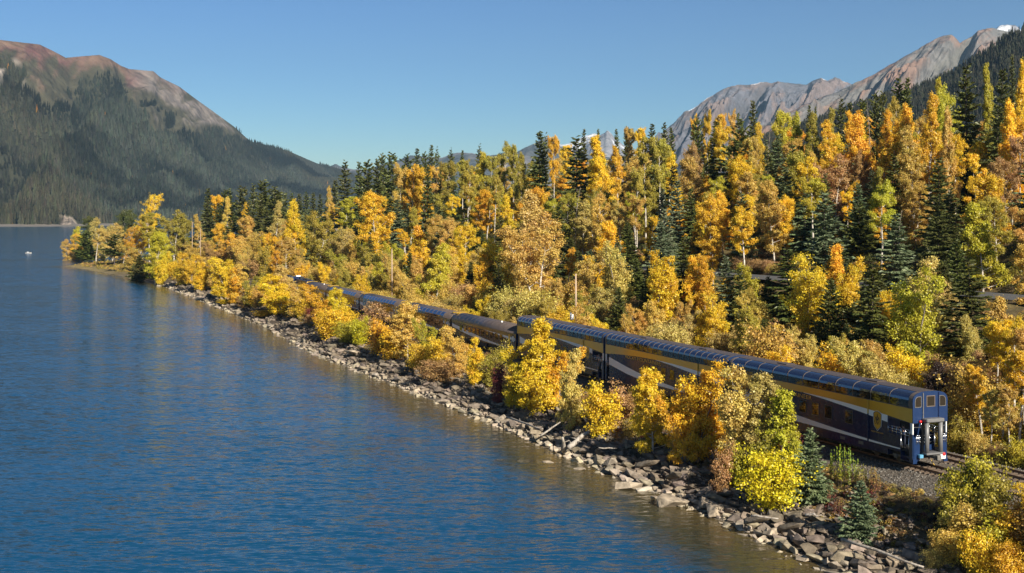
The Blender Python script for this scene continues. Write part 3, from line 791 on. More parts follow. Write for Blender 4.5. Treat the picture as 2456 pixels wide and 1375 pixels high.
def pane_mesh(name, pts, x0, x1, mat):
    V = [(x, y, z) for y, z in pts for x in (x0, x1)]
    n = len(pts)
    inn = [(x, y - 0.02 * (1 if y > 1.3 else 0.6), z - (0.02 if y < 1.5 else 0)) for y, z in pts for x in (x0, x1)]
    Fc = [(2 * i, 2 * i + 1, 2 * i + 3, 2 * i + 2) for i in range(n - 1)] + [tuple(2 * n + k for k in (2 * i, 2 * i + 2, 2 * i + 3, 2 * i + 1)) for i in range(n - 1)]
    Fc += [(0, 2 * n, 2 * n + 1, 1), (2 * n - 2, 2 * n - 1, 4 * n - 1, 4 * n - 2)]
    Fc += [(2 * i, 2 * i + 2, 2 * n + 2 * i + 2, 2 * n + 2 * i) for i in range(n - 1)] + [(2 * i + 1, 2 * n + 2 * i + 1, 2 * n + 2 * i + 3, 2 * i + 3) for i in range(n - 1)]
    me = MB().add(V + inn, Fc).mesh(name, mat)
    if mat is tint_glass:
        me.materials.append(dark_glass)
        for p in me.polygons:
            if abs(p.normal.z) < 0.12: p.material_index = 1  # upright faces get dark glass: tree and sky reflections put into the colours
    return me
def band_xz(fa, fb, x0, x1, n, y0, y1):
    """strip on the car side between two height curves"""
    m = MB()
    xs = np.linspace(x0, x1, n)
    poly = [(x, fb(x)) for x in xs] + [(x, fa(x)) for x in xs[::-1]]
    V = []; Fc = []
    for x in xs: V += [(x, y0, fa(x)), (x, y0, fb(x)), (x, y1, fa(x)), (x, y1, fb(x))]
    for i in range(n - 1):
        a = 4 * i; b = a + 4
        Fc += [(a + 2, b + 2, b + 3, a + 3), (a, a + 1, b + 1, b), (a + 1, a + 3, b + 3, b + 1), (a, b, b + 2, a + 2)]
    Fc += [(0, 2, 3, 1), (4 * n - 4, 4 * n - 3, 4 * n - 1, 4 * n - 2)]
    return m.add(V, Fc)
def bogie(parent, xc):
    b = link_mesh("bogie", MB().box(xc - 1.75, xc + 1.75, 0.92, 1.06, 0.42, 0.66).box(xc - 1.75, xc + 1.75, -1.06, -0.92, 0.42, 0.66).box(xc - 0.45, xc + 0.45, -1.0, 1.0, 0.5, 0.78)
                  .box(xc - 1.48, xc - 1.12, 1.06, 1.16, 0.30, 0.62).box(xc + 1.12, xc + 1.48, 1.06, 1.16, 0.30, 0.62).box(xc - 0.35, xc + 0.35, 1.06, 1.14, 0.36, 0.72).mesh("bogie", truck_m, bevel=0.02), parent)
    for dx in (-1.3, 1.3):
        m = MB()
        for s in (-1, 1): m.tube([(xc + dx, s * 0.68, 0.46), (xc + dx, s * 0.82, 0.46)], 0.455, 20)
        m.tube([(xc + dx, -0.7, 0.46), (xc + dx, 0.7, 0.46)], 0.08, 8)
        m.obj("wheelset", wheel_m, b)
    return b
def text_on(parent, body, x, z, h, mat, name="lettering", spread=None):
    cu = bpy.data.curves.new(name, 'FONT'); cu.body = body; cu.size = h / 0.7; cu.extrude = 0.004; cu.align_x = 'LEFT'; cu.align_y = 'BOTTOM_BASELINE'
    cu.materials.append(mat)
    o = bpy.data.objects.new(name, cu); COL.objects.link(o); o.parent = parent
    k = 1.0
    if spread:
        bpy.context.view_layer.update(); k = spread / max(0.1, o.dimensions.x)
    bpy.context.view_layer.update()
    me = bpy.data.meshes.new_from_object(o.evaluated_get(bpy.context.evaluated_depsgraph_get()))
    bpy.data.objects.remove(o)
    me.name = name
    o = link_mesh(name, me, parent)
    o.matrix_local = Matrix(((-k, 0, 0, x), (0, 0, 1, 1.5625), (0, 1, 0, z), (0, 0, 0, 1)))
    return o
def railing(parent, x0, x1, y, z0, z1, n=4, along='x'):
    m = MB()
    P = (lambda t, z: (x0 + (x1 - x0) * t, y, z)) if along == 'x' else (lambda t, z: (y, x0 + (x1 - x0) * t, z))
    for k in range(3):
        z = z0 + (z1 - z0) * (1 - k / 2.6); m.tube([P(0, z), P(1, z)], 0.022, 6)
    for k in range(n + 1): m.tube([P(k / n, z0 - 0.04), P(k / n, z1 + 0.02)], 0.024, 6)
    return m.obj("railing", chrome, parent, True)
L = 25.1
def zgold(x): return 3.76 - 0.50 * ((x - 12.8) / 12.3) ** 2
SWX = [1.45, 3, 5, 9.3, 15.4, 20, 24.2]; SWT = [1.22, 1.24, 1.29, 1.46, 1.80, 2.36, 2.98]; SWB = [1.13, 1.13, 1.14, 1.19, 1.24, 1.62, 2.18]
def shield(parent, xc, zt=3.56, w=0.92, h=1.42):
    def outline(k, top):
        pts = []
        for i in range(9):
            t = -1 + 2 * i / 8; pts.append((xc + t * w / 2 * k, zt - 0.20 + 0.20 * (1 - t * t) + (k - 1) * 0.3))
        pts += [(xc + w / 2 * k * 0.93, zt - 0.85), (xc + w / 2 * k * 0.82, zt - 1.12), (xc, zt - h * (1 + (k - 1) * 0.4)), (xc - w / 2 * k * 0.82, zt - 1.12), (xc - w / 2 * k * 0.93, zt - 0.85)]
        return pts
    crest = MB().prism_y(outline(1.13, 1), 1.553, 1.560).obj("crest", white, parent)
    MB().prism_y(outline(1.05, 1), 1.560, 1.563).obj("crest_border", navy, crest)
    MB().prism_y(outline(0.94, 1), 1.563, 1.567).obj("crest_field", gold, crest)
    m = MB()
    def stroke(a, b, wd=0.055):
        d = Vector((b[0] - a[0], b[1] - a[1])); nn = Vector((-d.y, d.x)).normalized() * wd / 2
        m.prism_y([(a[0] + nn.x, a[1] + nn.y), (b[0] + nn.x, b[1] + nn.y), (b[0] - nn.x, b[1] - nn.y), (a[0] - nn.x, a[1] - nn.y)], 1.567, 1.571)
    zz = zt - 1.2
    for a, b in (((-.33, .32), (-.17, .78)), ((-.17, .78), (-.02, .2)), ((-.10, .48), (0.0, .98)), ((0.0, .98), (.10, .48)), ((.02, .2), (.17, .78)), ((.17, .78), (.33, .32)), ((-.22, .2), (0, .62)), ((0, .62), (.22, .2))):
        stroke((xc + a[0], zz + a[1]), (xc + b[0], zz + b[1]))
    m.obj("crest_emblem", under, crest)
def dome_coach(v0, lab, nb, rear_open, front_open, last=False):
    R = car_root("dome_coach", v0, lab)
    xo = 2.9 if rear_open else 0.35
    xf = L - 0.95 if front_open else L - 0.35
    # lower hull, deck over the platforms, upper side walls
    MB().box(xo, xf, -1.53, 1.53, 1.13, 3.24).box(xo, xf, -1.50, 1.50, 0.52, 1.13).obj("lower_hull", navy, R)
    MB().box(0.06, L - 0.06, -1.53, 1.53, 3.24, 4.29).obj("upper_hull", navy, R)
    MB().box(0.2, L - 0.2, -1.15, 1.15, 0.62, 1.13).box(3.5, 8.5, -1.35, 1.35, 0.42, 0.7).box(10, 15, -1.35, 1.35, 0.40, 0.7).obj("underframe", under, R)
    for k in (-1, 1):
        y0, y1 = (1.53, 1.55) if k > 0 else (-1.55, -1.53)
        band_xz(zgold, lambda x: 4.29, 0.06, L - 0.06, 40, y0, y1).obj("gold_band", gold, R)
        band_xz(lambda x: zgold(x) - np.interp(x, [2.9, 9, 13.6], [0.52, 0.26, 0.02]), lambda x: zgold(x) - 0.003, xo, 13.6, 24, y0, y1).obj("upper_stripe", white, R)
        band_xz(lambda x: np.interp(x, SWX, SWB), lambda x: np.interp(x, SWX, SWT), 1.45 if rear_open else 0.4, xf if xf < 24.2 else 24.2, 30, *((1.532, 1.552) if k > 0 else (-1.552, -1.532))).obj("lower_stripe", white, R)
    # dome glazing: one bent pane a bay, ribs between
    x0, x1 = 0.45, L - 0.35
    bw = (x1 - x0) / nb
    rw = 0.07 if nb < 15 else 0.055
    pl = pane_mesh("window_pane", ARC, rw / 2, bw - rw / 2, tint_glass)
    pr = pane_mesh("window_pane", [(-y, z) for y, z in ARC], rw / 2, bw - rw / 2, tint_glass)
    rib = pane_mesh("window_rib", arc_out(0.022, ARC), -rw / 2, rw / 2, frame_m)
    ribr = pane_mesh("window_rib", [(-y, z) for y, z in arc_out(0.022, ARC)], -rw / 2, rw / 2, frame_m)
    for i in range(nb):
        for me in (pl, pr):
            o = link_mesh("window_pane", me, R); o.location = (x0 + i * bw, 0, 0)
    for i in range(nb + 1):
        for me in (rib, ribr):
            o = link_mesh("window_rib", me, R); o.location = (x0 + i * bw, 0, 0)
    MB().box(x0, x1, 1.535, 1.572, 4.285, 4.335).box(x0, x1, -1.572, -1.535, 4.285, 4.335).obj("window_sill", frame_m, R)
    # roof strip and end hoops
    prof = [(-0.80, 5.44), (-0.80, 5.475), (-0.4, 5.53), (0.4, 5.53), (0.80, 5.475), (0.80, 5.44)]
    rf = MB().prism_x(prof, 0.05, L - 0.05).obj("roof", bronze, R)
    for xx in (6.2, 18.4): MB().box(xx - 0.7, xx + 0.7, -0.45, 0.45, 5.53, 5.60).obj("roof_hatch", bronze, rf, bevel=0.02)
    hoop = arc_out(0.03, ARC)
    end_poly = [(1.57, 3.24)] + hoop + [(0.4, 5.535), (-0.4, 5.535)] + [(-y, z) for y, z in hoop[::-1]] + [(-1.57, 3.24)]
    for xa, xb, nm in ((0.0, 0.06, "rear_end_wall"), (L - 0.06, L, "front_end_wall")):
        MB().prism_x(end_poly, xa, xb).obj(nm, blue_end, R)
    for xa, xb in ((0.06, x0 - rw / 2), (x1 + rw / 2, L - 0.06)):
        h2 = arc_out(0.024, ARC)
        MB().prism_x([(1.555, 4.30)] + h2[1:] + [(-y, z) for y, z in h2[:0:-1]] + [(-1.555, 4.30)], xa, xb).obj("end_hoop", frame_m, R)
    # seats glimpsed through the glass
    # lower windows
    wm = MB().box(-0.45, 0.45, 1.531, 1.556, 2.14, 3.12).mesh("lower_window", dark_glass, bevel=0.01)
    fm = MB().box(-0.49, -0.45, 1.531, 1.563, 2.10, 3.16).box(0.45, 0.49, 1.531, 1.563, 2.10, 3.16).box(-0.45, 0.45, 1.531, 1.563, 3.12, 3.16).box(-0.45, 0.45, 1.531, 1.563, 2.10, 2.14).mesh("window_frame", frame_m)
    for x in (7.55, 10.2, 11.95, 13.7, 15.45):
        for s in (1, -1):
            w = link_mesh("lower_window", wm, R); w.location.x = x
            if s < 0: w.scale.y = -1
            link_mesh("window_frame", fm, w)
    text_on(R, "ROCKY MOUNTAINEER", 20.3, 3.28, 0.34, gold_line, "lettering", 7.8)
    shield(R, 4.05)
    text_on(R, "ROCKY MOUNTAINEER", 4.75, 1.93, 0.10, gold_line, "small_lettering", 1.4)
    MB().tube([(5.15, 1.585, 1.14), (5.15, 1.585, 3.25)], 0.05, 8).obj("seam_strip", navy, R)
    MB().tube([(5.15, 1.585, 3.25), (5.15, 1.585, 4.28)], 0.05, 8).obj("seam_strip", gold, R)
    for x in (3.8, 21.3): bogie(R, x)
    for x, z in ((6.1, 0.85), (8.4, 0.85), (12.1, 0.85)):
        MB().box(x - 0.3, x + 0.3, 1.500, 1.515, z - 0.12, z + 0.12).obj("vent_panel", truck_m, R)
    if rear_open:
        # open platform: floor, blue bulkhead, side panels, posts, rails and steps
        MB().box(0.08, xo, -1.5, 1.5, 1.08, 1.16).obj("platform_floor", under, R)
        MB().box(xo - 0.05, xo, -1.52, 1.52, 1.16, 3.24).obj("platform_bulkhead", blue_end, R)
        MB().box(xo - 0.075, xo - 0.05, -0.4, 0.4, 1.2, 3.1).obj("platform_door", under, R)
        for s in (1, -1):
            ya, yb = sorted((s * 1.47, s * 1.55))
            MB().box(1.42, xo, ya, yb, 0.95, 2.18).obj("side_panel", navy, R)
            MB().box(0.06, 0.42, ya, yb, 0.36, 2.30).box(0.06, 0.30, ya, yb, 2.30, 2.42).obj("corner_post", blue_end, R)
            MB().box(0.06, 0.30, ya, yb, 2.42, 3.24).obj("corner_post", white, R)
            railing(R, 1.42, xo - 0.05, s * 1.52, 2.24, 2.72, 3)
            railing(R, 0.45, 1.36, s * 1.52, 2.15, 2.68, 2)
            g = MB()
            for x in (0.5, 1.36): g.tube([(x, s * 1.53, 1.25), (x, s * 1.56, 1.5), (x, s * 1.53, 2.15)], 0.024, 6)
            g.obj("grab_rail", chrome, R, True)
            st = MB()
            for k in range(3): st.box(0.46, 1.38, *sorted((s * (1.55 - 0.26 * k), s * (1.28 - 0.26 * k))), 0.38 + 0.28 * k, 0.43 + 0.28 * k)
            for x in (0.44, 1.38): st.box(x, x + 0.03, *sorted((s * 0.75, s * 1.54)), 0.36, 1.15)
            st.obj("steps", blue_end, R)
    if front_open:
        MB().box(xf, L - 0.08, -1.5, 1.5, 1.08, 1.16).obj("platform_floor", under, R)
        for s in (1, -1):
            ya, yb = sorted((s * 1.47, s * 1.55))
            MB().box(L - 0.28, L - 0.06, ya, yb, 0.36, 2.42).obj("corner_post", blue_end, R)
            MB().box(L - 0.28, L - 0.06, ya, yb, 2.42, 3.24).obj("corner_post", white, R)
            railing(R, xf + 0.03, L - 0.30, s * 1.52, 1.95, 2.55, 2)
            st = MB()
            for k in range(3): st.box(xf, L - 0.28, *sorted((s * (1.55 - 0.26 * k), s * (1.28 - 0.26 * k))), 0.38 + 0.28 * k, 0.43 + 0.28 * k)
            st.obj("steps", blue_end, R)
    if last:
        # tail of the train: windows in the end wall, gangway bellows, marker lamps, coupler
        def ywin(ya, yb, za, zb, r, nm):
            pts = []
            for (cy_, cz, a0) in ((yb, zb, 0), (ya, zb, 1), (ya, za, 2), (yb, za, 3)):
                rr = r[a0]; sy = (-1 if a0 in (0, 3) else 1); sz = (-1 if a0 in (0, 1) else 1)
                for k in range(5):
                    t = math.pi / 2 * (a0 + k / 4); pts.append((cy_ + sy * rr + rr * math.cos(t), cz + sz * rr + rr * math.sin(t)))
            w = MB().prism_x(pts, -0.012, 0.0).obj(nm, dark_glass, R)
            cyy = (ya + yb) / 2; czz = (za + zb) / 2
            out = [(cyy + (y - cyy) * (1 + 0.09 / (yb - ya)), czz + (z - czz) * (1 + 0.09 / (zb - za))) for y, z in pts]
            n = len(pts)
            V = [(-0.02, y, z) for y, z in out] + [(-0.02, y, z) for y, z in pts] + [(-0.001, y, z) for y, z in out] + [(-0.001, y, z) for y, z in pts]
            Fc = []
            for i in range(n):
                j = (i + 1) % n
                Fc += [(i, j, n + j, n + i), (i, 2 * n + i, 2 * n + j, j), (n + i, n + j, 3 * n + j, 3 * n + i)]
            MB().add(V, Fc).obj("window_frame", chrome, w)
        ywin(0.86, 1.36, 4.42, 5.14, (0.30, 0.05, 0.05, 0.05), "end_window")
        ywin(-1.36, -0.86, 4.42, 5.14, (0.05, 0.30, 0.05, 0.05), "end_window")
        dp = MB().box(-0.05, 0.0, -0.66, 0.66, 3.3, 5.44).obj("end_door_panel", blue_end, R, bevel=0.015)
        for s in (-0.70, 0.70): MB().box(-0.09, 0.0, s - 0.035, s + 0.035, 3.26, 5.44).obj("door_post", chrome if s > 0 else navy, R)
        MB().box(-0.062, -0.05, -0.32, 0.34, 4.46, 5.16).obj("end_window", dark_glass, dp)
        f = MB()
        for a in ((-0.38, -0.32, 4.40, 5.22), (0.34, 0.40, 4.40, 5.22), (-0.32, 0.34, 4.40, 4.46), (-0.32, 0.34, 5.16, 5.22)): f.box(-0.072, -0.05, *a)
        f.obj("window_frame", frame_m, dp)
        B = MB().box(-0.62, 0.0, -0.80, 0.80, 3.32, 3.60).mesh("gangway_bellows", rubber, bevel=0.06)
        B = link_mesh("gangway_bellows", B, R)
        for s in (-0.62, 0.62):
            MB().tube([(-0.36, s, 1.10), (-0.36, s, 2.2), (-0.36, s, 3.34)], 0.165, 16).obj("bellows_tube", rubber, B, True)
            MB().box(-0.18, 0.0, s * 1.25 - 0.05, s * 1.25 + 0.05, 1.1, 3.34).obj("bellows_plate", under, B)
        MB().box(-0.60, 0.02, -0.82, 0.82, 0.98, 1.12).obj("buffer_plate", rubber, B, bevel=0.02)
        for s in (1, -1):
            MB().tube([(-0.16, s * 0.98, 3.36), (-0.02, s * 0.98, 3.36)], 0.10, 14).obj("marker_lamp", red_m, R, True)
            ya, yb = sorted((s * 0.92, s * 1.46))
            MB().box(0.02, 0.08, ya, yb, 0.52, 2.12).obj("end_gate", blue_end, R, bevel=0.01)
            railing(R, ya + 0.06, yb - 0.2, 0.0, 1.75, 2.35, 2, 'y')
            MB().tube([(0.0, s * 1.46, 2.95), (0.0, s * 0.8, 2.93)], 0.02, 6).obj("grab_rail", chrome, R)
            MB().box(-0.01, 0.10, *sorted((s * 1.22, s * 1.56)), 0.30, 0.62).obj("corner_step", blue_end, R)
        railing(R, -0.6, 0.6, 0.35, 1.6, 2.25, 3, 'y')
        MB().box(0.30, 0.34, -0.62, 0.62, 1.16, 1.56).obj("platform_gate", blue_end, R)
        c_ = MB().box(-0.75, 0.2, -0.14, 0.14, 0.68, 0.90).box(-0.98, -0.72, -0.2, 0.2, 0.6, 0.98).box(-1.02, -0.8, 0.05, 0.2, 0.62, 0.96).obj("coupler", truck_m, R, bevel=0.03)
        MB().tube([(-0.2, -0.7, 1.0), (-0.55, -0.75, 0.7), (-0.6, -0.5, 0.45), (-0.4, -0.35, 0.25)], 0.035, 6).obj("brake_hose", under, R, True)
        MB().box(-0.32, -0.05, 0.86, 1.20, 0.72, 0.98).obj("connector_box", teal_m, R, bevel=0.03)
        MB().box(-0.62, -0.1, -0.90, -0.42, 0.62, 0.96).obj("connector_box", white, R, bevel=0.03)
        MB().tube([(-0.66, -0.72, 0.98), (-0.5, -0.72, 0.98)], 0.12, 10).obj("tail_lamp", red_m, R, True)
        MB().tube([(-0.45, 0.3, 0.6), (-0.5, 0.1, 0.25), (-0.4, -0.05, 0.18)], 0.03, 6).obj("air_hose", yellow_m, R, True)
    return R
dome_coach(0.0, "rearmost two deck dome coach with wide panes and an open tail platform", 11, True, False, True)
dome_coach(25.5, "two deck dome coach with many narrow panes coupled ahead of the rearmost coach", 23, False, True)
dome_coach(51.0, "third two deck dome coach from the tail, next to the low brown coach", 23, True, False)

# ---- single deck coaches
LOW = [(1.50, 3.12), (1.46, 3.36), (1.34, 3.60), (1.14, 3.78), (0.86, 3.93), (0.5, 4.03), (0.0, 4.08)]
def low_coach(v0, ln, lab, glazed):
    R = car_root("low_coach", v0, lab)
    ln -= 0.4
    MB().box(0.1, ln - 0.1, -1.5, 1.5, 1.0, 3.1).obj("body", navy, R)
    MB().box(0.3, ln - 0.3, -1.2, 1.2, 0.55, 1.0).box(6, 9, -1.4, 1.4, 0.35, 1.0).box(11, 16, -1.4, 1.4, 0.35, 1.0).obj("underframe", under, R)
    pr = LOW + [(-y, z) for y, z in LOW[-2::-1]]
    rf = MB().prism_x([(1.5, 3.1)] + pr + [(-1.5, 3.1)], 0.0, ln).mesh("roof", bronze)
    for p in rf.polygons: p.use_smooth = len(p.vertices) == 4
    rf = link_mesh("roof", rf, R)
    for x in np.arange(1.2, ln - 1, 1.6):
        seam = [(y + 0.012, z + 0.012) for y, z in LOW] + [(-y - 0.012, z + 0.012) for y, z in LOW[-2::-1]]
        MB().prism_x([(1.5, 3.1)] + seam + [(-1.5, 3.1)], x - 0.025, x + 0.025).obj("roof_seam", bronze, rf)
    for x in (0.25, ln - 0.75): MB().box(x, x + 0.5, -1.0, 1.0, 4.0, 4.14).obj("end_cap", gold, rf, bevel=0.03)
    if not glazed: MB().tube([(ln * 0.3, 0.5, 4.0), (ln * 0.3, 0.5, 4.22)], [0.16, 0.10], 12).obj("roof_vent", white, rf, True)
    y0, y1 = 1.5, 1.52
    xs = [0.4, ln * .25, ln * .5, ln * .75, ln - 0.4]
    band_xz(lambda x: 2.62 + 0.28 * (x / ln), lambda x: 3.1, 0.1, ln - 0.1, 20, y0, y1).obj("gold_band", brown, R)
    band_xz(lambda x: np.interp(x, xs, [1.02, 1.08, 1.2, 1.55, 2.15]), lambda x: np.interp(x, xs, [1.1, 1.26, 1.58, 2.1, 2.6]), 0.4, ln - 0.4, 24, 1.502, 1.523).obj("lower_stripe", white, R)
    band_xz(lambda x: np.interp(x, [0.4, ln * .45], [2.2, 2.72]), lambda x: np.interp(x, [0.4, ln * .45], [2.6, 2.74]), 0.4, ln * .45, 12, 1.503, 1.524).obj("upper_stripe", white, R)
    if glazed:
        nb = 11; bw = (ln - 5.6) / nb
        G = [(1.525, 3.05), (1.50, 3.36), (1.37, 3.62), (1.17, 3.80), (0.98, 3.90)]
        pm = pane_mesh("roof_pane", G, 0.04, bw - 0.04, tint_glass)
        rm = pane_mesh("window_rib", [(y + 0.02, z + 0.015) for y, z in G], -0.035, 0.035, frame_m)
        wm = MB().box(0.06, bw - 0.06, 1.515, 1.53, 1.75, 2.95).mesh("side_window", dark_glass)
        for i in range(nb):
            o = link_mesh("roof_pane", pm, R); o.location.x = 3.2 + i * bw
            o = link_mesh("side_window", wm, R); o.location.x = 3.2 + i * bw
            o = link_mesh("window_rib", rm, R); o.location.x = 3.2 + i * bw
    else:
        wm = MB().box(-0.5, 0.5, 1.515, 1.53, 1.85, 2.65).mesh("side_window", dark_glass, bevel=0.01)
        for x in np.arange(5.2, ln - 4, 1.75):
            link_mesh("side_window", wm, R).location.x = x
    d = MB().box(0.75, 1.35, 1.51, 1.532, 1.15, 2.95).obj("door", navy, R)
    MB().box(0.85, 1.25, 1.532, 1.538, 2.05, 2.75).obj("door_window", white, d)
    for x in (0.62, 1.48): MB().tube([(x, 1.55, 1.3), (x, 1.55, 2.7)], 0.03, 6).obj("grab_rail", chrome, R)
    MB().prism_y([(2.35 + 0.28 * math.cos(t), 2.75 + 0.2 * math.sin(t)) for t in np.linspace(0, math.pi, 9)] + [(2.07, 1.9), (2.35, 1.6), (2.63, 1.9)], 1.525, 1.533).obj("crest", gold, R)
    for xa in (-0.02, ln - 0.06): MB().box(xa, xa + 0.08, -1.3, 1.3, 1.0, 3.5).obj("end_wall", blue_end, R)
    for x in (3.2, ln - 3.2): bogie(R, x)
    return R
low_coach(76.5, 25.5, "low brown coach with a smooth ribbed roof and no dome, amid the train", False)
low_coach(102.0, 25.5, "low coach with curved roof panes joined to the smooth roofed brown coach", True)
low_coach(127.5, 25.5, "low coach with curved roof panes, seen between bankside bushes farther up the train", True)
low_coach(153.0, 25.5, "low coach almost hidden by golden bushes near the head of the train", True)
low_coach(178.5, 18.6, "short low coach next behind the locomotives with its roof end showing", False)

# ---- locomotives
def loco(v0, lab):
    R = tag(empty("locomotive", (*uv(0, v0), RAIL), CANG), lab, "locomotive", "locomotives of the train")
    MB().box(0.2, 17.6, -1.5, 1.5, 0.95, 1.45).box(5.5, 11.5, -1.35, 1.35, 0.35, 0.95).obj("frame", navy, R)
    MB().box(0.9, 11.8, -0.92, 0.92, 1.45, 4.15).obj("long_hood", navy, R, bevel=0.08)
    MB().box(1.5, 11.0, 0.93, 0.95, 2.6, 3.2).obj("hood_stripe", gold, R)
    MB().box(0.86, 0.9, -0.7, 0.7, 2.4, 3.9).obj("hood_end", yellow_m, R)
    MB().prism_x([(-1.5, 1.45), (-1.5, 3.95), (-0.9, 4.5), (0.9, 4.5), (1.5, 3.95), (1.5, 1.45)], 11.8, 14.6).obj("cab", navy, R)
    MB().box(12.1, 12.9, 1.5, 1.52, 2.9, 3.7).box(13.2, 14.2, 1.5, 1.52, 2.9, 3.7).obj("cab_window", dark_glass, R)
    MB().box(11.9, 14.5, 1.5, 1.515, 2.3, 2.75).obj("cab_stripe", yellow_m, R)
    MB().box(14.6, 16.6, -0.8, 0.8, 1.45, 3.0).obj("nose", white, R, bevel=0.1)
    MB().box(14.61, 14.65, -1.2, 1.2, 3.05, 3.75).obj("windscreen", dark_glass, R)
    for x in (3.0, 5.2): MB().tube([(x, 0, 4.15), (x, 0, 4.4)], 0.65, 16).obj("radiator_fan", under, R)
    MB().box(8.6, 10.2, -0.4, 0.4, 4.15, 4.55).obj("exhaust_stack", under, R)
    MB().box(12.4, 13.6, -0.5, 0.5, 4.5, 4.75).obj("air_conditioner", white, R)
    m = MB()
    for s in (-1.48, 1.48):
        m.tube([(0.3, s, 2.4), (11.7, s, 2.4)], 0.03, 5)
        for x in np.arange(0.3, 11.8, 1.6): m.tube([(x, s, 1.45), (x, s, 2.4)], 0.025, 5)
    m.obj("handrail", white, R)
    for x in (3.3, 14.3): bogie(R, x)
    return R
loco(198.0, "trailing navy and gold locomotive showing its yellow hood end above the bush")
loco(216.6, "leading navy and gold locomotive with white nose glimpsed over golden bushes")

# ---- passengers on the platforms
def person(loc, face, J, shirt, trousers, hair, lab, height=1.74):
    """one skinned body from a joint skeleton; J: joint -> (x forward, y left, z up, radius)"""
    names = list(J); E = [("pelvis", "belly"), ("belly", "chest"), ("chest", "neck"), ("neck", "head"), ("head", "crown"), ("chest", "sh_l"), ("sh_l", "el_l"), ("el_l", "wr_l"), ("wr_l", "ha_l"), ("chest", "sh_r"), ("sh_r", "el_r"), ("el_r", "wr_r"), ("wr_r", "ha_r"),
         ("pelvis", "hip_l"), ("hip_l", "kn_l"), ("kn_l", "an_l"), ("an_l", "toe_l"), ("pelvis", "hip_r"), ("hip_r", "kn_r"), ("kn_r", "an_r"), ("an_r", "toe_r"), ("head", "nose")]
    vs = [J[n][:3] for n in names]; es = [(names.index(a), names.index(b)) for a, b in E]
    nv = len(vs)
    for side in "lr":      # five fingers of different lengths from each palm
        w = Vector(J["wr_" + side][:3]); h = Vector(J["ha_" + side][:3]); d = (h - w).normalized(); sdv = d.orthogonal().normalized()
        for k, (off, ln) in enumerate(((-1.2, 0.055), (-0.5, 0.08), (0.15, 0.09), (0.8, 0.08), (1.4, 0.06))):
            p = h + sdv * off * 0.022; tip = p + d * ln + Vector((0, 0, -0.02))
            es += [(names.index("ha_" + side), len(vs)), (len(vs), len(vs) + 1)]; vs += [tuple(p + d * 0.02), tuple(tip)]
    me = bpy.data.meshes.new("body"); me.from_pydata(vs, es, [])
    o = bpy.data.objects.new("body", me); COL.objects.link(o)
    sk = o.modifiers.new("skin", 'SKIN'); o.modifiers.new("smooth", 'SUBSURF').levels = 1
    lay = me.skin_vertices[0].data
    for i in range(len(vs)):
        r = J[names[i]][3] if i < nv else 0.009
        lay[i].radius = (r, r); lay[i].use_root = (i == names.index("pelvis"))
    dg = bpy.context.evaluated_depsgraph_get()
    nm = bpy.data.meshes.new_from_object(o.evaluated_get(dg))
    bpy.data.objects.remove(o)
    nm.materials.clear()
    for mt in (skin_m, shirt, trousers, shoe_m): nm.materials.append(mt)
    segs = {"el_l": 1 if True else 0}
    JP = {k: Vector(v[:3]) for k, v in J.items()}
    def near(p, a, b):
        ab = JP[b] - JP[a]; t = max(0, min(1, (p - JP[a]).dot(ab) / max(ab.length_squared, 1e-9))); return (p - JP[a] - ab * t).length
    for p in nm.polygons:
        c_ = p.center; best = min(E, key=lambda e: near(c_, *e))
        b_ = best[1]
        k = 1
        if b_ in ("head", "crown", "nose", "wr_l", "wr_r", "ha_l", "ha_r"): k = 0
        elif b_[:2] in ("kn", "an") or b_[:3] == "hip": k = 2
        elif b_[:3] == "toe": k = 3
        if c_.z < JP["pelvis"].z + 0.04 and k == 1 and best[0] in ("pelvis",): k = 2
        p.material_index = k; p.use_smooth = True
    nm.name = "person"
    o = link_mesh("person", nm)
    o.location = loc; o.rotation_euler = (0, 0, face)
    tag(o, lab, "person")
    h = JP["crown"]; hd = JP["head"]
    m = MB()
    for i in range(5):
        for k in range(12):
            th = math.pi * 0.5 * i / 4 * 1.15; ph = 2 * math.pi * k / 12
            m.v.append((hd.x - 0.02 + 0.105 * math.sin(th) * math.cos(ph), hd.y + 0.10 * math.sin(th) * math.sin(ph), hd.z + 0.03 + 0.125 * math.cos(th)))
    m.f = [(i * 12 + k, i * 12 + (k + 1) % 12, (i + 1) * 12 + (k + 1) % 12, (i + 1) * 12 + k) for i in range(4) for k in range(12)]
    m.obj("hair", hair, o, True)
    for s in (-1, 1):
        e = MB()
        e.tube([(hd.x + 0.088, hd.y + s * 0.034, hd.z + 0.015), (hd.x + 0.102, hd.y + s * 0.034, hd.z + 0.015)], 0.011, 6).obj("eye", under, o)
    MB().box(hd.x + 0.085, hd.x + 0.1, hd.y - 0.025, hd.y + 0.025, hd.z - 0.062, hd.z - 0.052).obj("mouth", red_m, o)
    return o
skin_m = plain("skin", (0.55, 0.30, 0.20), 0.55); shoe_m = plain("shoe_leather", (0.03, 0.025, 0.02), 0.6)
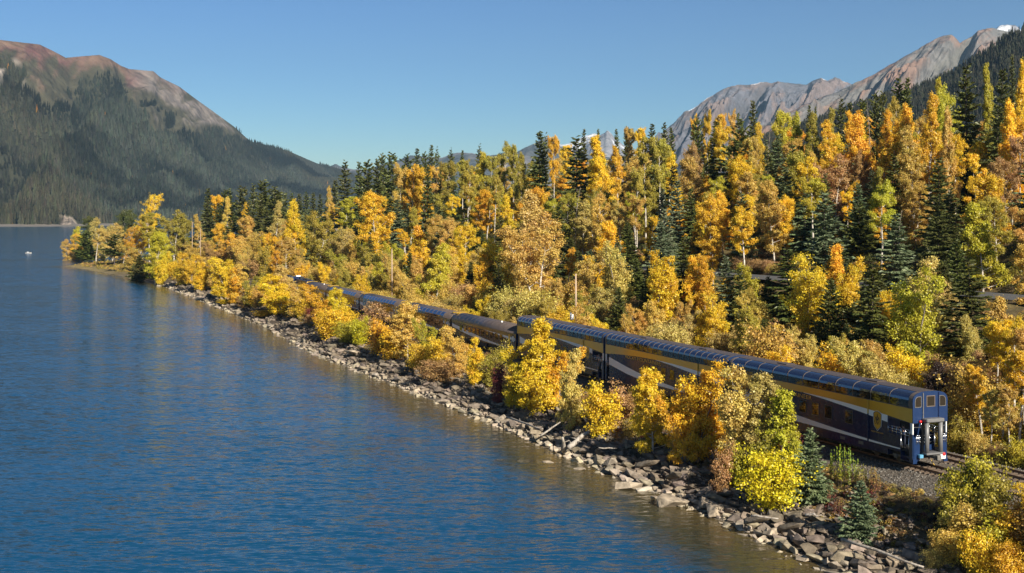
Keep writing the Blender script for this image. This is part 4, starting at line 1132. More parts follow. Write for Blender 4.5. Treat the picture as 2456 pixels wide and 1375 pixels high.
def pose(arm_l, arm_r, lean=0.0):
    J = {"pelvis": (0, 0, 0.95, 0.13), "belly": (0.02 + lean * .3, 0, 1.12, 0.125), "chest": (0.03 + lean * .7, 0, 1.34, 0.135), "neck": (0.03 + lean, 0, 1.49, 0.055), "head": (0.06 + lean, 0, 1.60, 0.088), "crown": (0.05 + lean, 0, 1.69, 0.07), "nose": (0.155 + lean, 0, 1.59, 0.012),
         "hip_l": (0, 0.10, 0.90, 0.095), "kn_l": (0.05, 0.11, 0.5, 0.065), "an_l": (-0.02, 0.11, 0.08, 0.045), "toe_l": (0.15, 0.12, 0.04, 0.04),
         "hip_r": (0, -0.10, 0.90, 0.095), "kn_r": (0.03, -0.11, 0.5, 0.065), "an_r": (-0.04, -0.11, 0.08, 0.045), "toe_r": (0.13, -0.12, 0.04, 0.04)}
    for s, k, a in ((1, "l", arm_l), (-1, "r", arm_r)):
        J["sh_" + k] = (0.02 + lean * .8, s * 0.19, 1.40, 0.062)
        for nm, q, r in (("el", a[0], 0.045), ("wr", a[1], 0.032), ("ha", a[2], 0.038)): J[nm + "_" + k] = (q[0], s * q[1], q[2], r)
    return J
dark_shirt = plain("navy_shirt", (0.03, 0.05, 0.12), 0.8); pale_shirt = plain("cream_shirt", (0.72, 0.64, 0.54), 0.8); peach_shirt = plain("peach_shirt", (0.62, 0.36, 0.26), 0.8)
jeans = plain("dark_trousers", (0.03, 0.035, 0.06), 0.85); khaki = plain("light_trousers", (0.45, 0.42, 0.37), 0.85); brown_hair = plain("brown_hair", (0.06, 0.035, 0.02), 0.7); grey_hair = plain("grey_hair", (0.4, 0.38, 0.36), 0.7)
def on_car(v0, x, y, z, ang):
    X, Y = uv(-y, v0 + x); return (X, Y, RAIL + z), CANG + ang
loc, f = on_car(0, 1.62, 1.02, 1.16, math.pi / 2)
person(loc, f, pose(((0.28, 0.30, 1.28), (0.52, 0.16, 1.58), (0.58, 0.12, 1.60)), ((0.25, 0.30, 1.25), (0.46, 0.34, 1.54), (0.54, 0.36, 1.56)), 0.05), dark_shirt, jeans, brown_hair, "person in a navy shirt leaning with bare forearms on the tail platform railing")
loc, f = on_car(51, 2.05, 1.05, 1.16, math.pi / 2)
person(loc, f, pose(((0.26, 0.30, 1.36), (0.30, 0.14, 1.58), (0.28, 0.09, 1.63)), ((0.24, 0.28, 1.34), (0.30, 0.14, 1.58), (0.28, 0.09, 1.64)), 0.02), pale_shirt, khaki, grey_hair, "person in a cream top with hands raised to the face on the middle platform")
loc, f = on_car(51, 1.25, 1.02, 1.16, math.pi / 2 - 0.4)
person(loc, f, pose(((0.10, 0.26, 1.16), (0.32, 0.24, 1.2), (0.40, 0.22, 1.22)), ((0.10, 0.26, 1.16), (0.32, 0.24, 1.2), (0.40, 0.22, 1.22)), 0.04), peach_shirt, khaki, brown_hair, "person in a peach top standing nearer the steps of the middle platform")

# ------------------------------------------------------------------ poles, boat, trackside things
pole_wood = bark_mat("pole_wood", (0.30, 0.20, 0.12), (0.46, 0.33, 0.22), 6, 0.1)
def utility_pole(px_, top, u, lab, box=False, arm=True):
    X, Y, v = px_u(px_, u); z0 = float(ground(u, v)); zt = HC + (HY - top) / F * Y
    h = zt - z0
    R = tag(empty("utility_pole", (X, Y, z0 - 0.3), 0.25), lab, "pole", "wooden poles along the railway")
    MB().tube([(0, 0, 0), (0.02, 0, h * .5), (0, 0, h + 0.3)], [0.16, 0.14, 0.11], 10).obj("post", pole_wood, R, True)
    if arm:
        MB().box(-0.9, 0.9, -0.06, 0.06, h - 0.35, h - 0.23).obj("crossarm", pole_wood, R)
        for x in (-0.8, 0, 0.8): MB().tube([(x, 0, h - 0.23), (x, 0, h - 0.05)], 0.04, 6).obj("insulator", white, R)
    if box:
        MB().tube([(-0.62, -0.2, h * .42), (-0.62, -0.2, h * .42 + 1.0)], 0.3, 12).obj("transformer", white, R, True)
        MB().box(-0.62, 0, -0.05, 0.05, h * .42 + 0.45, h * .42 + 0.55).obj("bracket", chrome, R)
utility_pole(940, 597, 12, "plain wooden pole standing clear of the bushes behind the low coaches", arm=False)
utility_pole(1381, 657, 12, "wooden pole carrying a white transformer behind the third dome coach", True, False)
utility_pole(461, 532, 10, "left one of two bare poles rising from the bushes near the wooded point", arm=False)
utility_pole(481, 547, 7, "right one of two bare poles rising from the bushes near the wooded point", arm=False)
boat_paint = plain('boat_paint', (0.45, 0.46, 0.48), 0.5)
# small boat far out on the lake
bx, by = on_water(68, 608)
Bt = tag(empty("motor_boat", (bx, by, 0.0), 0.1), "tiny pale boat alone on the lake off the wooded point", "boat")
hull = MB()
secs = [(-2.0, 0.75), (-1.0, 0.85), (0.4, 0.8), (1.5, 0.5), (2.3, 0.04)]
V = []; Fc = []
for x, w in secs: V += [(x, -w, 0.62 + 0.06 * max(0, x)), (x, -w * .6, -0.1), (x, w * .6, -0.1), (x, w, 0.62 + 0.06 * max(0, x)), (x, w * .85, 0.3), (x, -w * .85, 0.3)]
for i in range(4):
    for k in range(6): Fc.append((6 * i + k, 6 * i + (k + 1) % 6, 6 * i + 6 + (k + 1) % 6, 6 * i + 6 + k))
Fc += [(0, 1, 2, 3, 4, 5), tuple(24 + k for k in (5, 4, 3, 2, 1, 0))]
Bt.scale = (0.8, 0.8, 0.7)
hull.add(V, Fc).obj("hull", khaki, Bt)
MB().prism_y([(-0.9, 0.5), (0.6, 0.5), (0.2, 1.35), (-0.9, 1.4)], -0.6, 0.6).obj("cabin", boat_paint, Bt)
MB().box(-2.3, -2.0, -0.18, 0.18, 0.0, 0.9).obj("outboard_motor", under, Bt, bevel=0.03)
# pale van parked behind the point
X, Y, v = px_u(408, 14); z0 = float(ground(14, v))
W = tag(empty("parked_van", (X, Y, z0), 0.4), "white vehicle half hidden among trees left of the two bare poles", "van")
MB().prism_y([(-2.4, 0.35), (2.4, 0.35), (2.5, 1.1), (1.6, 1.25), (1.0, 2.1), (-2.4, 2.15)], -0.95, 0.95).obj("body", white, W, bevel=0.05)
MB().box(1.02, 1.62, -0.8, 0.8, 1.3, 1.95).box(-1.8, 0.8, -0.965, 0.965, 1.35, 1.9).obj("window", dark_glass, W)
for x in (-1.5, 1.55):
    for s in (-0.8, 0.8): MB().tube([(x, s, 0.36), (x, s * 1.2, 0.36)], 0.36, 14).obj("wheel", under, W)
# ------------------------------------------------------------------ trees: a few grown models of each kind, then every tree its own object
needle = leaf_mat("needles", 'OBJECT', 0.22, 0.02, 0.40, 0.03)
leaf = leaf_mat("autumn_leaves", 'OBJECT', 0.38, 0.012, 0.32, 0.03)
leaf_i = leaf_mat("brush_leaves", 'INSTANCER', 0.30, 0.03, 0.45, 0.03)
bark_pale = bark_mat("pale_bark", (0.24, 0.20, 0.16), (0.60, 0.54, 0.45), 2.5, 0.9)
bark_dark = bark_mat("dark_bark", (0.045, 0.034, 0.026), (0.12, 0.09, 0.07), 4)
bark_grey = bark_mat("grey_bark", (0.14, 0.115, 0.09), (0.32, 0.27, 0.21), 3, 0.5)

def tubes_np(lines, n=5):
    V = []; Fc = []; b = 0
    for pts, rad in lines:
        pts = np.asarray(pts); k = len(pts)
        d = np.gradient(pts, axis=0); d /= np.linalg.norm(d, axis=1, keepdims=True) + 1e-9
        ref = np.where(np.abs(d[:, 2:3]) > 0.9, [[1.0, 0, 0]], [[0, 0, 1.0]])
        a = np.cross(d, ref); a /= np.linalg.norm(a, axis=1, keepdims=True) + 1e-9
        c_ = np.cross(d, a)
        th = np.arange(n) * 2 * math.pi / n
        ring = pts[:, None] + (a[:, None] * np.cos(th)[None, :, None] + c_[:, None] * np.sin(th)[None, :, None]) * np.asarray(rad)[:, None, None]
        V.append(ring.reshape(-1, 3))
        i = np.arange(k - 1)[:, None] * n; j = np.arange(n)[None]
        Fc.append(np.stack([b + i + j, b + i + (j + 1) % n, b + i + n + (j + 1) % n, b + i + n + j], -1).reshape(-1, 4)); b += k * n
    return np.concatenate(V), np.concatenate(Fc)
def leaf_quads(r, C, Nn, sz, aspect=0.75, jit=0.75):
    """a small diamond face at each centre, turned loosely to the normal given"""
    n = len(C)
    nn = Nn + r.normal(0, jit, (n, 3)); nn /= np.linalg.norm(nn, axis=1, keepdims=True) + 1e-9
    q = r.normal(0, 1, (n, 3)); a = np.cross(nn, q); a /= np.linalg.norm(a, axis=1, keepdims=True) + 1e-9
    b = np.cross(nn, a)
    s = (sz * r.uniform(0.65, 1.3, n))[:, None]
    V = np.stack([C + a * s, C + b * s * aspect + a * s * 0.15, C - a * s * 0.9, C - b * s * aspect + a * s * 0.1], 1).reshape(-1, 3)
    return V, np.arange(4 * n).reshape(-1, 4)
def grow_broadleaf(name, seed, H, R, base, nb, nl, lsz, bark, stems=1, shape='oval', up=(0.35, 0.9), spread=0.16, gaps=0.18):
    r = np.random.default_rng(seed)
    lines = []; C = []; Nn = []; Tn = []
    per = max(4, nl // (nb * stems))
    for s in range(stems):
        lean = r.normal(0, 0.05 if stems == 1 else 0.20, 2); h = H * (1 if s == 0 else r.uniform(0.62, 0.95))
        tz = np.linspace(0, 1, 9)
        wob = np.cumsum(r.normal(0, 0.012 * H, (9, 2)), 0) * (tz[:, None] ** 1.0)
        tr = np.stack([wob[:, 0] + lean[0] * h * tz ** 1.3, wob[:, 1] + lean[1] * h * tz ** 1.3, h * tz], 1); tr[0, :2] = r.normal(0, 0.04 * (stems > 1) * R, 2)
        rad0 = (0.0125 if base < 0.3 else 0.0155) * h + 0.02
        lines.append((tr, rad0 * (1 - tz * 0.9)))
        az = r.random() * 6.28
        for i in range(nb):
            t = base + (0.985 - base) * ((i + r.random() * 0.9) / nb) ** 0.9
            if r.random() < gaps * 0.6: az += 2.4; continue
            q = (t - base) / (1 - base)
            if shape == 'oval': pr = math.sin(math.pi * (0.12 + 0.80 * q)) ** 0.7 * (1 - 0.22 * q)
            elif shape == 'cone': pr = (1 - q) ** 0.75 * 0.95 + 0.10
            elif shape == 'column': pr = 0.75 * math.sin(math.pi * (0.18 + 0.76 * q)) ** 0.5
            else: pr = math.sin(math.pi * (0.10 + 0.72 * q)) ** 0.6
            Lb = R * pr * r.uniform(0.6, 1.18) * (0.8 if stems > 1 else 1)
            az += 2.4 + r.normal(0, 0.4)
            el = up[0] + (up[1] - up[0]) * q + r.normal(0, 0.12)
            p0 = np.array([np.interp(t, tz, tr[:, k]) for k in range(3)])
            s5 = np.linspace(0, 1, 5)
            d = np.array([math.cos(az) * math.cos(el), math.sin(az) * math.cos(el), math.sin(el)])
            br = p0 + d * (Lb * s5)[:, None] + np.array([0, 0, 1]) * (Lb * 0.16 * s5 ** 2)[:, None] + np.cumsum(r.normal(0, 0.03 * Lb, (5, 3)), 0) * s5[:, None]
            lines.append((br, np.maximum(0.012, rad0 * 0.42 * (1 - t * 0.6)) * (1 - 0.85 * s5)))
            tint = np.clip(0.5 + r.normal(0, 0.22), 0, 1)
            ncl = 5 + int(Lb / R * 7)
            m = max(3, int(per * (0.35 + Lb / R)))
            ends = []
            for c_ in range(ncl):
                f = r.uniform(0.35, 1.0) ** 0.75
                pc = np.array([np.interp(f, s5, br[:, k]) for k in range(3)]) + r.normal(0, spread * 0.75, 3) * R * np.array([1, 1, 0.75])
                ends.append(pc)
                if c_ % 2 == 0: lines.append((np.stack([np.array([np.interp(f * 0.8, s5, br[:, k]) for k in range(3)]), pc]), [0.016 + 0.001 * H, 0.006]))
            ends = np.array(ends); w = r.dirichlet(np.ones(ncl) * 2.0); pick = r.choice(ncl, m, p=w)
            off = r.normal(0, 1, (m, 3)) * spread * 0.50 * R * np.array([1, 1, 0.85])
            cc = ends[pick] + off
            C.append(cc); Nn.append(off / (np.linalg.norm(off, axis=1, keepdims=True) + 1e-6) * 0.8 + np.array([0, 0, 0.22]) + d * 0.4)
            Tn.append(np.clip(tint + r.normal(0, 0.1, m), 0, 1))
    C = np.concatenate(C); Nn = np.concatenate(Nn); Tn = np.concatenate(Tn)
    ok = C[:, 2] > 0.05 * H * (1 if base > 0.1 else 0.2)
    C, Nn, Tn = C[ok], Nn[ok], Tn[ok]
    V, Fq = leaf_quads(r, C, Nn, np.full(len(C), lsz))
    crown = np_mesh("crown", V, Fq, leaf, {"tint": ("FLOAT", "POINT", np.repeat(Tn, 4))})
    V, Fq = tubes_np(lines, 5)
    trunk = np_mesh("trunk", V, Fq, bark, None, True)
    w = float(np.percentile(np.hypot(C[:, 0], C[:, 1]), 93) * 2)
    return dict(trunk=trunk, crown=crown, H=float(np.percentile(C[:, 2], 99.7)), W=w)
def grow_conifer(name, seed, H, R, base, dens, nsz, bark, droop=0.25, expo=0.85, ragged=0.2, bare=0.0):
    r = np.random.default_rng(seed)
    lines = []; C = []; A = []; Nn = []; Tn = []; Sz = []
    tz = np.linspace(0, 1, 8); tr = np.stack([np.cumsum(r.normal(0, 0.003 * H, 8)) * tz, np.cumsum(r.normal(0, 0.003 * H, 8)) * tz, H * tz], 1)
    lines.append((tr, (0.011 * H + 0.02) * (1 - tz * 0.95)))
    z = base * H; az = r.random() * 6
    while z < H * 0.985:
        q = (z / H - base) / (1 - base)
        env = R * ((1 - q) ** expo) * (0.55 + 0.45 * min(1, q * 6 + 0.25)) + 0.02 * H
        nbr = int(5 + 3 * (1 - q))
        for k in range(nbr):
            az += 6.28 / nbr + r.normal(0, 0.25)
            if r.random() < bare + 0.06: continue
            Lb = env * r.uniform(1 - ragged * 1.8, 1 + ragged)
            el = -droop * (1 - q) + 0.45 * q ** 2 + r.normal(0, 0.1)
            zz = z + r.normal(0, 0.012 * H)
            d = np.array([math.cos(az) * math.cos(el), math.sin(az) * math.cos(el), math.sin(el)])
            sd = np.array([-math.sin(az), math.cos(az), 0])
            p0 = np.array([np.interp(zz / H, tz, tr[:, 0]), np.interp(zz / H, tz, tr[:, 1]), zz])
            f = np.array([0, .5, 1.0])
            br = p0 + d * (Lb * f)[:, None] + np.array([0, 0, 1]) * (Lb * 0.18 * f ** 2)[:, None]
            lines.append((br, 0.003 * H * (1 - q * 0.7) * (1.05 - f)))
            m = max(3, int(dens * Lb))
            fr = np.sort(r.uniform(0.12, 1.0, m)); side = r.choice([-1, 1], m)
            wid = Lb * 0.30 * (1.08 - fr) * r.uniform(0.2, 1.0, m)
            pc = np.stack([np.interp(fr, f, br[:, k2]) for k2 in range(3)], 1) + sd * (side * wid)[:, None] + np.array([0, 0, -1]) * (np.abs(r.normal(0, 0.05, m)) * Lb * 0.7)[:, None]
            ax = d + sd * (side * r.uniform(0.25, 0.9, m))[:, None] + np.array([0, 0, -1]) * r.uniform(0.0, 0.5, m)[:, None]
            C.append(pc); A.append(ax); Tn.append(np.clip(r.normal(0.5, 0.2) + r.normal(0, 0.08, m), 0, 1))
            Sz.append(nsz * r.uniform(0.7, 1.3, m) * (0.6 + 0.4 * (1 - q)))
        z += H * (0.017 + 0.012 * r.random()) * (1.35 - 0.5 * q)
    C = np.concatenate(C); A = np.concatenate(A); Tn = np.concatenate(Tn); Sz = np.concatenate(Sz)
    A /= np.linalg.norm(A, axis=1, keepdims=True)
    up = np.array([0, 0, 0.8]) + r.normal(0, 0.95, A.shape); b = np.cross(A, up); b /= np.linalg.norm(b, axis=1, keepdims=True) + 1e-9
    s = Sz[:, None]
    V = np.stack([C - A * s * 0.5, C + b * s * 0.36, C + A * s * 0.9, C - b * s * 0.36], 1).reshape(-1, 3)
    crown = np_mesh("crown", V, np.arange(len(V)).reshape(-1, 4), needle, {"tint": ("FLOAT", "POINT", np.repeat(Tn, 4))})
    V, Fq = tubes_np(lines, 5)
    return dict(trunk=np_mesh("trunk", V, Fq, bark, None, True), crown=crown, H=H, W=2 * R * 0.76)
MODELS = {
    'B': [grow_broadleaf("birch", 200 + i, 8, [2.6, 2.3, 2.9, 2.4, 2.0, 2.7, 2.5][i], 0.06, [22, 20, 16, 26, 24, 14, 18][i], [23000, 20000, 24000, 21000, 18000, 22000, 20000][i], 0.092, bark_grey, [2, 3, 4, 2, 1, 4, 3][i], ['oval', 'cone', 'oval', 'cone', 'column', 'oval', 'oval'][i], spread=0.15) for i in range(7)],
    'K': [grow_broadleaf("bush", 260 + i, 4, 1.9, 0.04, 9, 7000, 0.085, bark_dark, 5, 'oval', spread=0.2) for i in range(4)] + [grow_broadleaf("bush", 270 + i, 3.6, 2.9, 0.03, 10, 12000, 0.085, bark_dark, 7, 'oval', (0.1, 0.7), spread=0.17) for i in range(3)],
    'C': [grow_broadleaf("bank_birch", 240 + i, 8.5, [2.7, 2.5, 3.0][i], 0.05, [46, 40, 30][i], [34000, 32000, 36000][i], 0.082, bark_pale, [1, 1, 2][i], ['cone', 'cone', 'oval'][i], (0.15, 0.75), spread=0.13) for i in range(3)],
    'T': [grow_broadleaf("aspen", 300 + i, 18, [3.0, 2.6, 3.4, 2.4, 3.1, 2.8][i], [0.48, 0.42, 0.55, 0.4, 0.58, 0.5][i], [26, 26, 24, 28, 22, 26][i], 21000, 0.115, bark_pale, 1, ['oval', 'round', 'round', 'oval', 'round', 'oval'][i], (0.1, 0.8), spread=0.17, gaps=0.3) for i in range(6)],
    'W': [grow_broadleaf("cottonwood", 400 + i, 16, [4.2, 4.6, 3.9, 4.4, 4.0][i], [0.14, 0.2, 0.1, 0.25, 0.12][i], [36, 32, 40, 30, 26][i], 29000, 0.122, bark_pale, [1, 1, 1, 1, 2][i], ['oval', 'round', 'cone', 'round', 'oval'][i], (0.15, 0.85), spread=0.14) for i in range(5)] + [grow_broadleaf("cottonwood", 420 + i, 24, [5.0, 5.8][i], [0.12, 0.22][i], [60, 54][i], 46000, 0.125, bark_pale, [1, 2][i], ['cone', 'round'][i], (0.1, 0.8), spread=0.11) for i in range(2)],
    'S': [grow_conifer("spruce", 500 + i, 20, [2.9, 3.3, 2.6, 3.6, 3.0][i], [0.04, 0.08, 0.05, 0.06, 0.14][i], 15.0, 0.60, bark_dark, [0.3, 0.4, 0.25, 0.35, 0.3][i], [0.8, 0.9, 0.75, 0.85, 0.7][i], [0.2, 0.28, 0.18, 0.3, 0.3][i], [0, 0.05, 0, 0.05, 0.15][i]) for i in range(5)],
    'Y': [grow_conifer("young_spruce", 560 + i, 6, [1.7, 1.9, 1.5][i], 0.03, 34, 0.24, bark_dark, 0.15, 0.85, 0.2) for i in range(3)],
    'H': [grow_broadleaf("snag", 650 + i, 14, 1.6, 0.3, 26, 420, 0.09, bark_grey, 1, 'cone', (-0.1, 0.5), spread=0.14) for i in range(2)],
    'N': [grow_conifer("pine", 600 + i, 17, [3.0, 2.7, 3.3][i], [0.22, 0.12, 0.3][i], 12.0, 0.72, bark_dark, -0.15, 0.5, 0.4, 0.22) for i in range(3)],
}
# tone of the foliage, and the word for it
TONE = {'Y': ((0.80, 0.55, 0.035), "golden yellow"), 'O': ((0.80, 0.49, 0.04), "orange"), 'A': ((0.66, 0.45, 0.10), "amber brown"), 'L': ((0.52, 0.46, 0.04), "lime yellow"),
        'V': ((0.42, 0.34, 0.05), "olive"), 'P': ((0.62, 0.48, 0.13), "pale yellow"), 'R': ((0.50, 0.30, 0.115), "rusty brown"), 'G': ((0.115, 0.125, 0.034), "dark green"),
        'B': ((0.165, 0.20, 0.10), "blue green"), 'D': ((0.115, 0.125, 0.030), "mid green"), 'M': ((0.58, 0.53, 0.02), "bright lime"), 'Q': ((0.80, 0.61, 0.025), "bright yellow"), 'X': ((0.10, 0.068, 0.045), "bare brown"), 'Z': ((0.26, 0.06, 0.05), "dark red")}
NOUN = {'B': ("birch", "birch_tree"), 'C': ("birch", "birch_tree"), 'K': ("bush", "bush"), 'T': ("aspen", "aspen_tree"), 'W': ("cottonwood", "cottonwood_tree"), 'S': ("spruce", "spruce_tree"), 'Y': ("young spruce", "young_spruce"), 'N': ("pine", "pine_tree"), 'H': ("snag", "dead_tree")}
TREES = []
def plant(kind, X, Y, z0, H, Wd, tone, u, v, model=None, own=None, auto=True):
    pool = {'B': 'BCK', 'C': 'CBK', 'K': 'KB', 'W': 'WCB', 'T': 'T', 'S': 'S', 'Y': 'Y', 'N': 'N', 'H': 'H'}[kind]
    best = None
    for q, kk in enumerate(pool):      # the grown model nearest in height and proportion, so that leaves keep their shape and size
        for M_ in MODELS[kk]:
            a_ = math.log(Wd / M_['W']); b_ = math.log(H / M_['H'])
            cost = abs(a_ - b_) + 0.55 * abs(b_) + 0.12 * q + random.uniform(0, 0.35)
            if best is None or cost < best[0]: best = (cost, M_)
    M = best[1]
    nm = NOUN[kind][1]
    root = empty(nm, (X, Y, z0 - 0.15), random.random() * 6.28)
    sxy = Wd / M['W']; sz = (H + 0.15) / M['H']
    root.scale = (sxy, sxy * random.uniform(0.9, 1.1), sz)
    col = np.array(TONE[tone][0]) * random.uniform(0.86, 1.12) * np.array((random.uniform(0.95, 1.05), random.uniform(0.94, 1.07), random.uniform(0.9, 1.1)))
    for nm2 in ("trunk", "crown"):
        o = link_mesh(nm2, M[nm2], root); o.color = (*col, 1)
    px, _ = project(X, Y, z0); top = HY + F * (HC - z0 - H) / Y
    TREES.append(dict(o=root, kind=kind, px=px, top=top, H=H, W=Wd, tone=tone, u=u, v=v, X=X, Y=Y, own=own))
    return root
TILE = {'6': (800, 280, 2.75), '5': (1640, 40, 2.645), '7': (1640, 460, 2.75), '4': (0, 60, 2.37), '3': (600, 560, 3.124), '2': (1200, 700, 2.456), '1': (1800, 800, 2.392), '8': (340, 560, 5.73), '0': (0, 0, 1.0)}
def sow(tile, text):
    """one tree an entry: kind, column, top row, crown width, tone, distance from the track [, own label]"""
    x0, y0, k = TILE[tile]
    for line in text.strip().split('\n'):
        for ent in line.split(','):
            ent = ent.strip()
            if not ent: continue
            head, _, own = ent.partition(':')
            p = head.split()
            kind, cx, cy_, w, tone, u = p[0], float(p[1]), float(p[2]), float(p[3]), p[4], float(p[5])
            px = x0 + cx / k; top = y0 + cy_ / k
            X, Y, v = px_u(px, u)
            z0 = float(ground(u, v)); zt = HC + (HY - top) / F * Y
            H = zt - z0; Wd = w / k / F * Y
            lo, hi = {'S': (4, 34), 'N': (3.5, 31), 'T': (5, 30), 'W': (4, 30), 'B': (2, 14), 'C': (3, 14), 'K': (1.2, 7), 'Y': (1.5, 9), 'H': (4, 26)}[kind]
            if kind == 'S' and H < 9: kind = 'Y'; hi = 12
            if kind == 'B' and H > 11: kind = 'W'; hi = 30
            if H < lo or H > hi: BAD.append((tile, ent, round(H, 1)))
            H = min(max(H, lo), hi)
            plant(kind, X, Y, z0, H, Wd * (0.98 if u > 22 and kind in 'WT' else 0.92 if u < 0 and px > 2200 else 1.18 if u < 0 and kind in 'CB' else 1.08), tone, u, v, own=own.strip() or None)
BAD = []
sow('5', "H 1192 545 60 X 106: bare grey snag standing on the skyline between dark pines, H 760 870 90 X 76: leaning half bare dead tree on the upper slope, H 1360 1230 80 X 52: thin dead tree with a bleached stem low on the right hand slope, H 520 720 60 X 84: bare dead tree among amber aspens high on the slope")
sow('6', "H 1590 470 80 X 52: bare twiggy dead tree under the broad dark spruce, H 700 420 50 X 66: thin dead stem between olive and amber aspens, H 900 640 90 X 52: grey leafless tree below the olive domed cottonwood")
# skyline and upper wood
sow('6', """
S 75 290 140 G 45, S 170 300 95 G 50, N 225 290 100 G 55, S 290 280 110 G 50, N 380 240 110 D 60, N 325 245 70 G 68, T 440 310 120 A 48, T 510 320 120 O 50, T 590 330 100 Y 52, S 620 325 80 G 45
S 645 185 65 G 85, S 680 205 60 G 85, S 555 208 70 G 85, N 480 250 100 D 78, N 600 235 60 G 90, S 700 330 45 G 60, T 760 300 120 V 60, T 690 330 100 A 62, S 775 210 65 G 90, S 848 220 45 G 90, S 960 185 65 G 90
T 850 285 95 V 68, W 940 240 150 L 62, T 880 330 110 V 58, T 1040 260 110 V 65, T 1130 170 120 V 75: twiggy olive aspen with a thin ragged top above the wood, T 1060 400 130 V 55, T 1185 190 80 V 75, W 1240 245 110 V 68
S 1355 95 120 G 66: tallest dark spruce standing black against the sky left of the snow peak, S 1395 115 75 G 70, T 1455 130 85 O 68: narrow flame orange aspen between two dark spruces below the snow peak, T 1530 190 90 Y 80
S 1605 130 220 G 58: broad dark spruce with wide sweeping skirts under the snow peak, S 1650 80 60 G 95, S 1745 80 45 G 100, W 1790 135 240 Y 62: big round golden cottonwood glowing just below the snow peak, T 1880 200 100 O 70
S 1865 80 50 G 105, N 1940 70 60 G 105, T 1960 75 80 A 98, T 2020 75 75 Y 98, S 2105 45 85 G 105, S 2180 40 75 G 105, S 2230 70 60 G 105
T 2060 140 160 V 60: leaning olive aspen with bare white trunk and drooping head, T 2160 140 140 V 62, T 2000 340 110 V 56, S 2260 420 110 B 50, S 2170 470 85 B 50
""")
# middle and lower wood above the middle of the train
sow('6', """
W 290 500 260 O 28: broad orange cottonwood with tall bare trunk behind the low coaches, T 80 530 150 L 42, S 430 545 140 B 47, W 600 530 130 O 55, W 540 600 120 V 46, S 690 590 120 B 50, W 840 515 280 V 60: wide olive domed cottonwood midway up the wood
N 800 640 190 D 37, T 1010 540 110 O 55, T 960 440 110 V 62, S 1100 650 130 G 42, S 960 750 190 G 38, W 1310 468 200 O 50, W 1300 500 270 P 26: giant pale leafed cottonwood towering behind the third dome coach
W 1350 640 390 A 19: huge amber gold cottonwood in front of the pale giant, W 1640 555 200 P 48, W 1780 510 230 A 48, T 1900 570 110 P 50, S 1490 590 160 G 45, S 1560 800 160 G 36, S 1690 880 150 B 32, S 1870 810 130 B 34, S 1940 690 130 D 46, S 1990 930 150 G 31
T 2070 660 170 Y 37: slim golden aspen with one long pale trunk above the second coach, T 1820 925 60 Y 42, B 1860 1050 110 O 31, W 2190 610 130 O 55, W 2270 620 110 O 52, S 2210 700 150 B 46, W 2200 1010 240 Y 27
W 680 840 190 L 17: bright lime yellow cottonwood behind the low coaches, W 990 890 130 O 22, T 470 740 120 Y 41, B 450 950 160 A 18, B 600 1060 150 A 17, B 860 1100 150 R 18, B 1020 1080 160 Y 19, B 760 1080 120 A 17, B 270 960 130 L 18, B 130 950 150 A 17, B 330 1010 110 V 17
B 1480 1090 150 A 22, B 1610 1080 180 A 23, B 1750 1110 160 P 22, B 1880 1200 150 P 22, B 1980 1290 120 A 22, B 1110 1150 140 R 18, B 1240 1180 140 A 18, S 890 880 150 G 36, S 580 760 120 G 45, W 1150 520 120 Y 55, S 1240 600 100 G 50, T 1700 720 120 A 46
""")
sow('5', """
S 440 535 95 G 105, T 150 595 75 O 100, T 70 620 55 O 100, N 85 640 85 D 95, T 230 620 75 O 98, S 210 660 100 G 90, N 350 620 110 D 90, T 310 590 60 A 102, W 480 680 130 Y 84, W 620 600 150 L 93, W 700 615 130 L 92, W 800 610 150 V 92, W 900 590 130 V 94
S 795 560 50 G 112, S 835 570 35 G 112, S 1000 510 105 G 100, S 1045 540 85 G 98, T 1080 600 90 O 95, W 940 660 200 O 78, W 1120 610 200 O 84, N 1130 530 90 D 112, N 1220 480 85 D 110, N 1260 480 65 G 108, S 1365 375 130 G 112: twin topped tall dark spruce against the brown mountain, S 1415 385 85 G 112
T 1350 510 105 V 100, W 1270 600 150 O 82, W 1420 570 180 O 76, W 1540 495 210 O 74: big deep orange cottonwood high on the slope left of the broad dark spruce, W 1460 700 240 A 66, W 1640 400 130 L 90, W 1660 450 150 L 86, S 1800 318 240 D 84: broad bushy dark spruce rising high on the right hand slope, W 1690 590 120 A 70
W 1960 310 150 L 95, S 2010 330 130 G 84, W 2110 290 160 Y 92, W 2085 540 170 Y 76, S 1990 560 200 G 80, S 2080 240 60 G 120, S 2145 250 60 G 118, S 1930 330 60 G 108
W 70 900 200 A 75, W 60 800 130 R 82, T 230 700 110 Y 85, N 330 800 190 D 78, W 440 770 150 A 82, T 640 780 190 A 80, S 540 850 110 G 72, S 695 810 170 D 74, S 640 960 190 B 66, T 790 860 110 A 80, W 960 880 260 R 76, W 1110 860 200 R 80, W 1200 960 150 V 70
S 1335 880 200 D 70: gaunt tall spruce with thin layered boughs and bare stem, W 1390 650 200 O 85, W 1450 830 200 A 80, T 1600 800 150 Y 78, T 1720 750 160 Y 76: golden aspen with two long pale trunks on the right hand slope, T 1880 790 130 Y 80, W 1450 1000 170 A 72, W 2050 900 220 R 70: large rusty brown cottonwood at the right hand edge of the wood, T 2130 760 110 R 75, T 1960 730 90 V 80
T 540 1010 85 L 66, W 120 1180 150 Y 58, W 250 1110 170 O 58, W 380 1135 150 Y 58, S 430 1070 110 B 64, S 780 1110 160 B 62, T 1045 1110 80 Y 62, S 1100 1060 150 B 60, W 1900 1190 270 L 50, S 900 1000 110 G 66, S 1250 1100 120 G 62, S 1700 1080 140 G 62, S 50 1090 90 G 66: spreading lime gold aspen with a white forked stem low on the right
""")
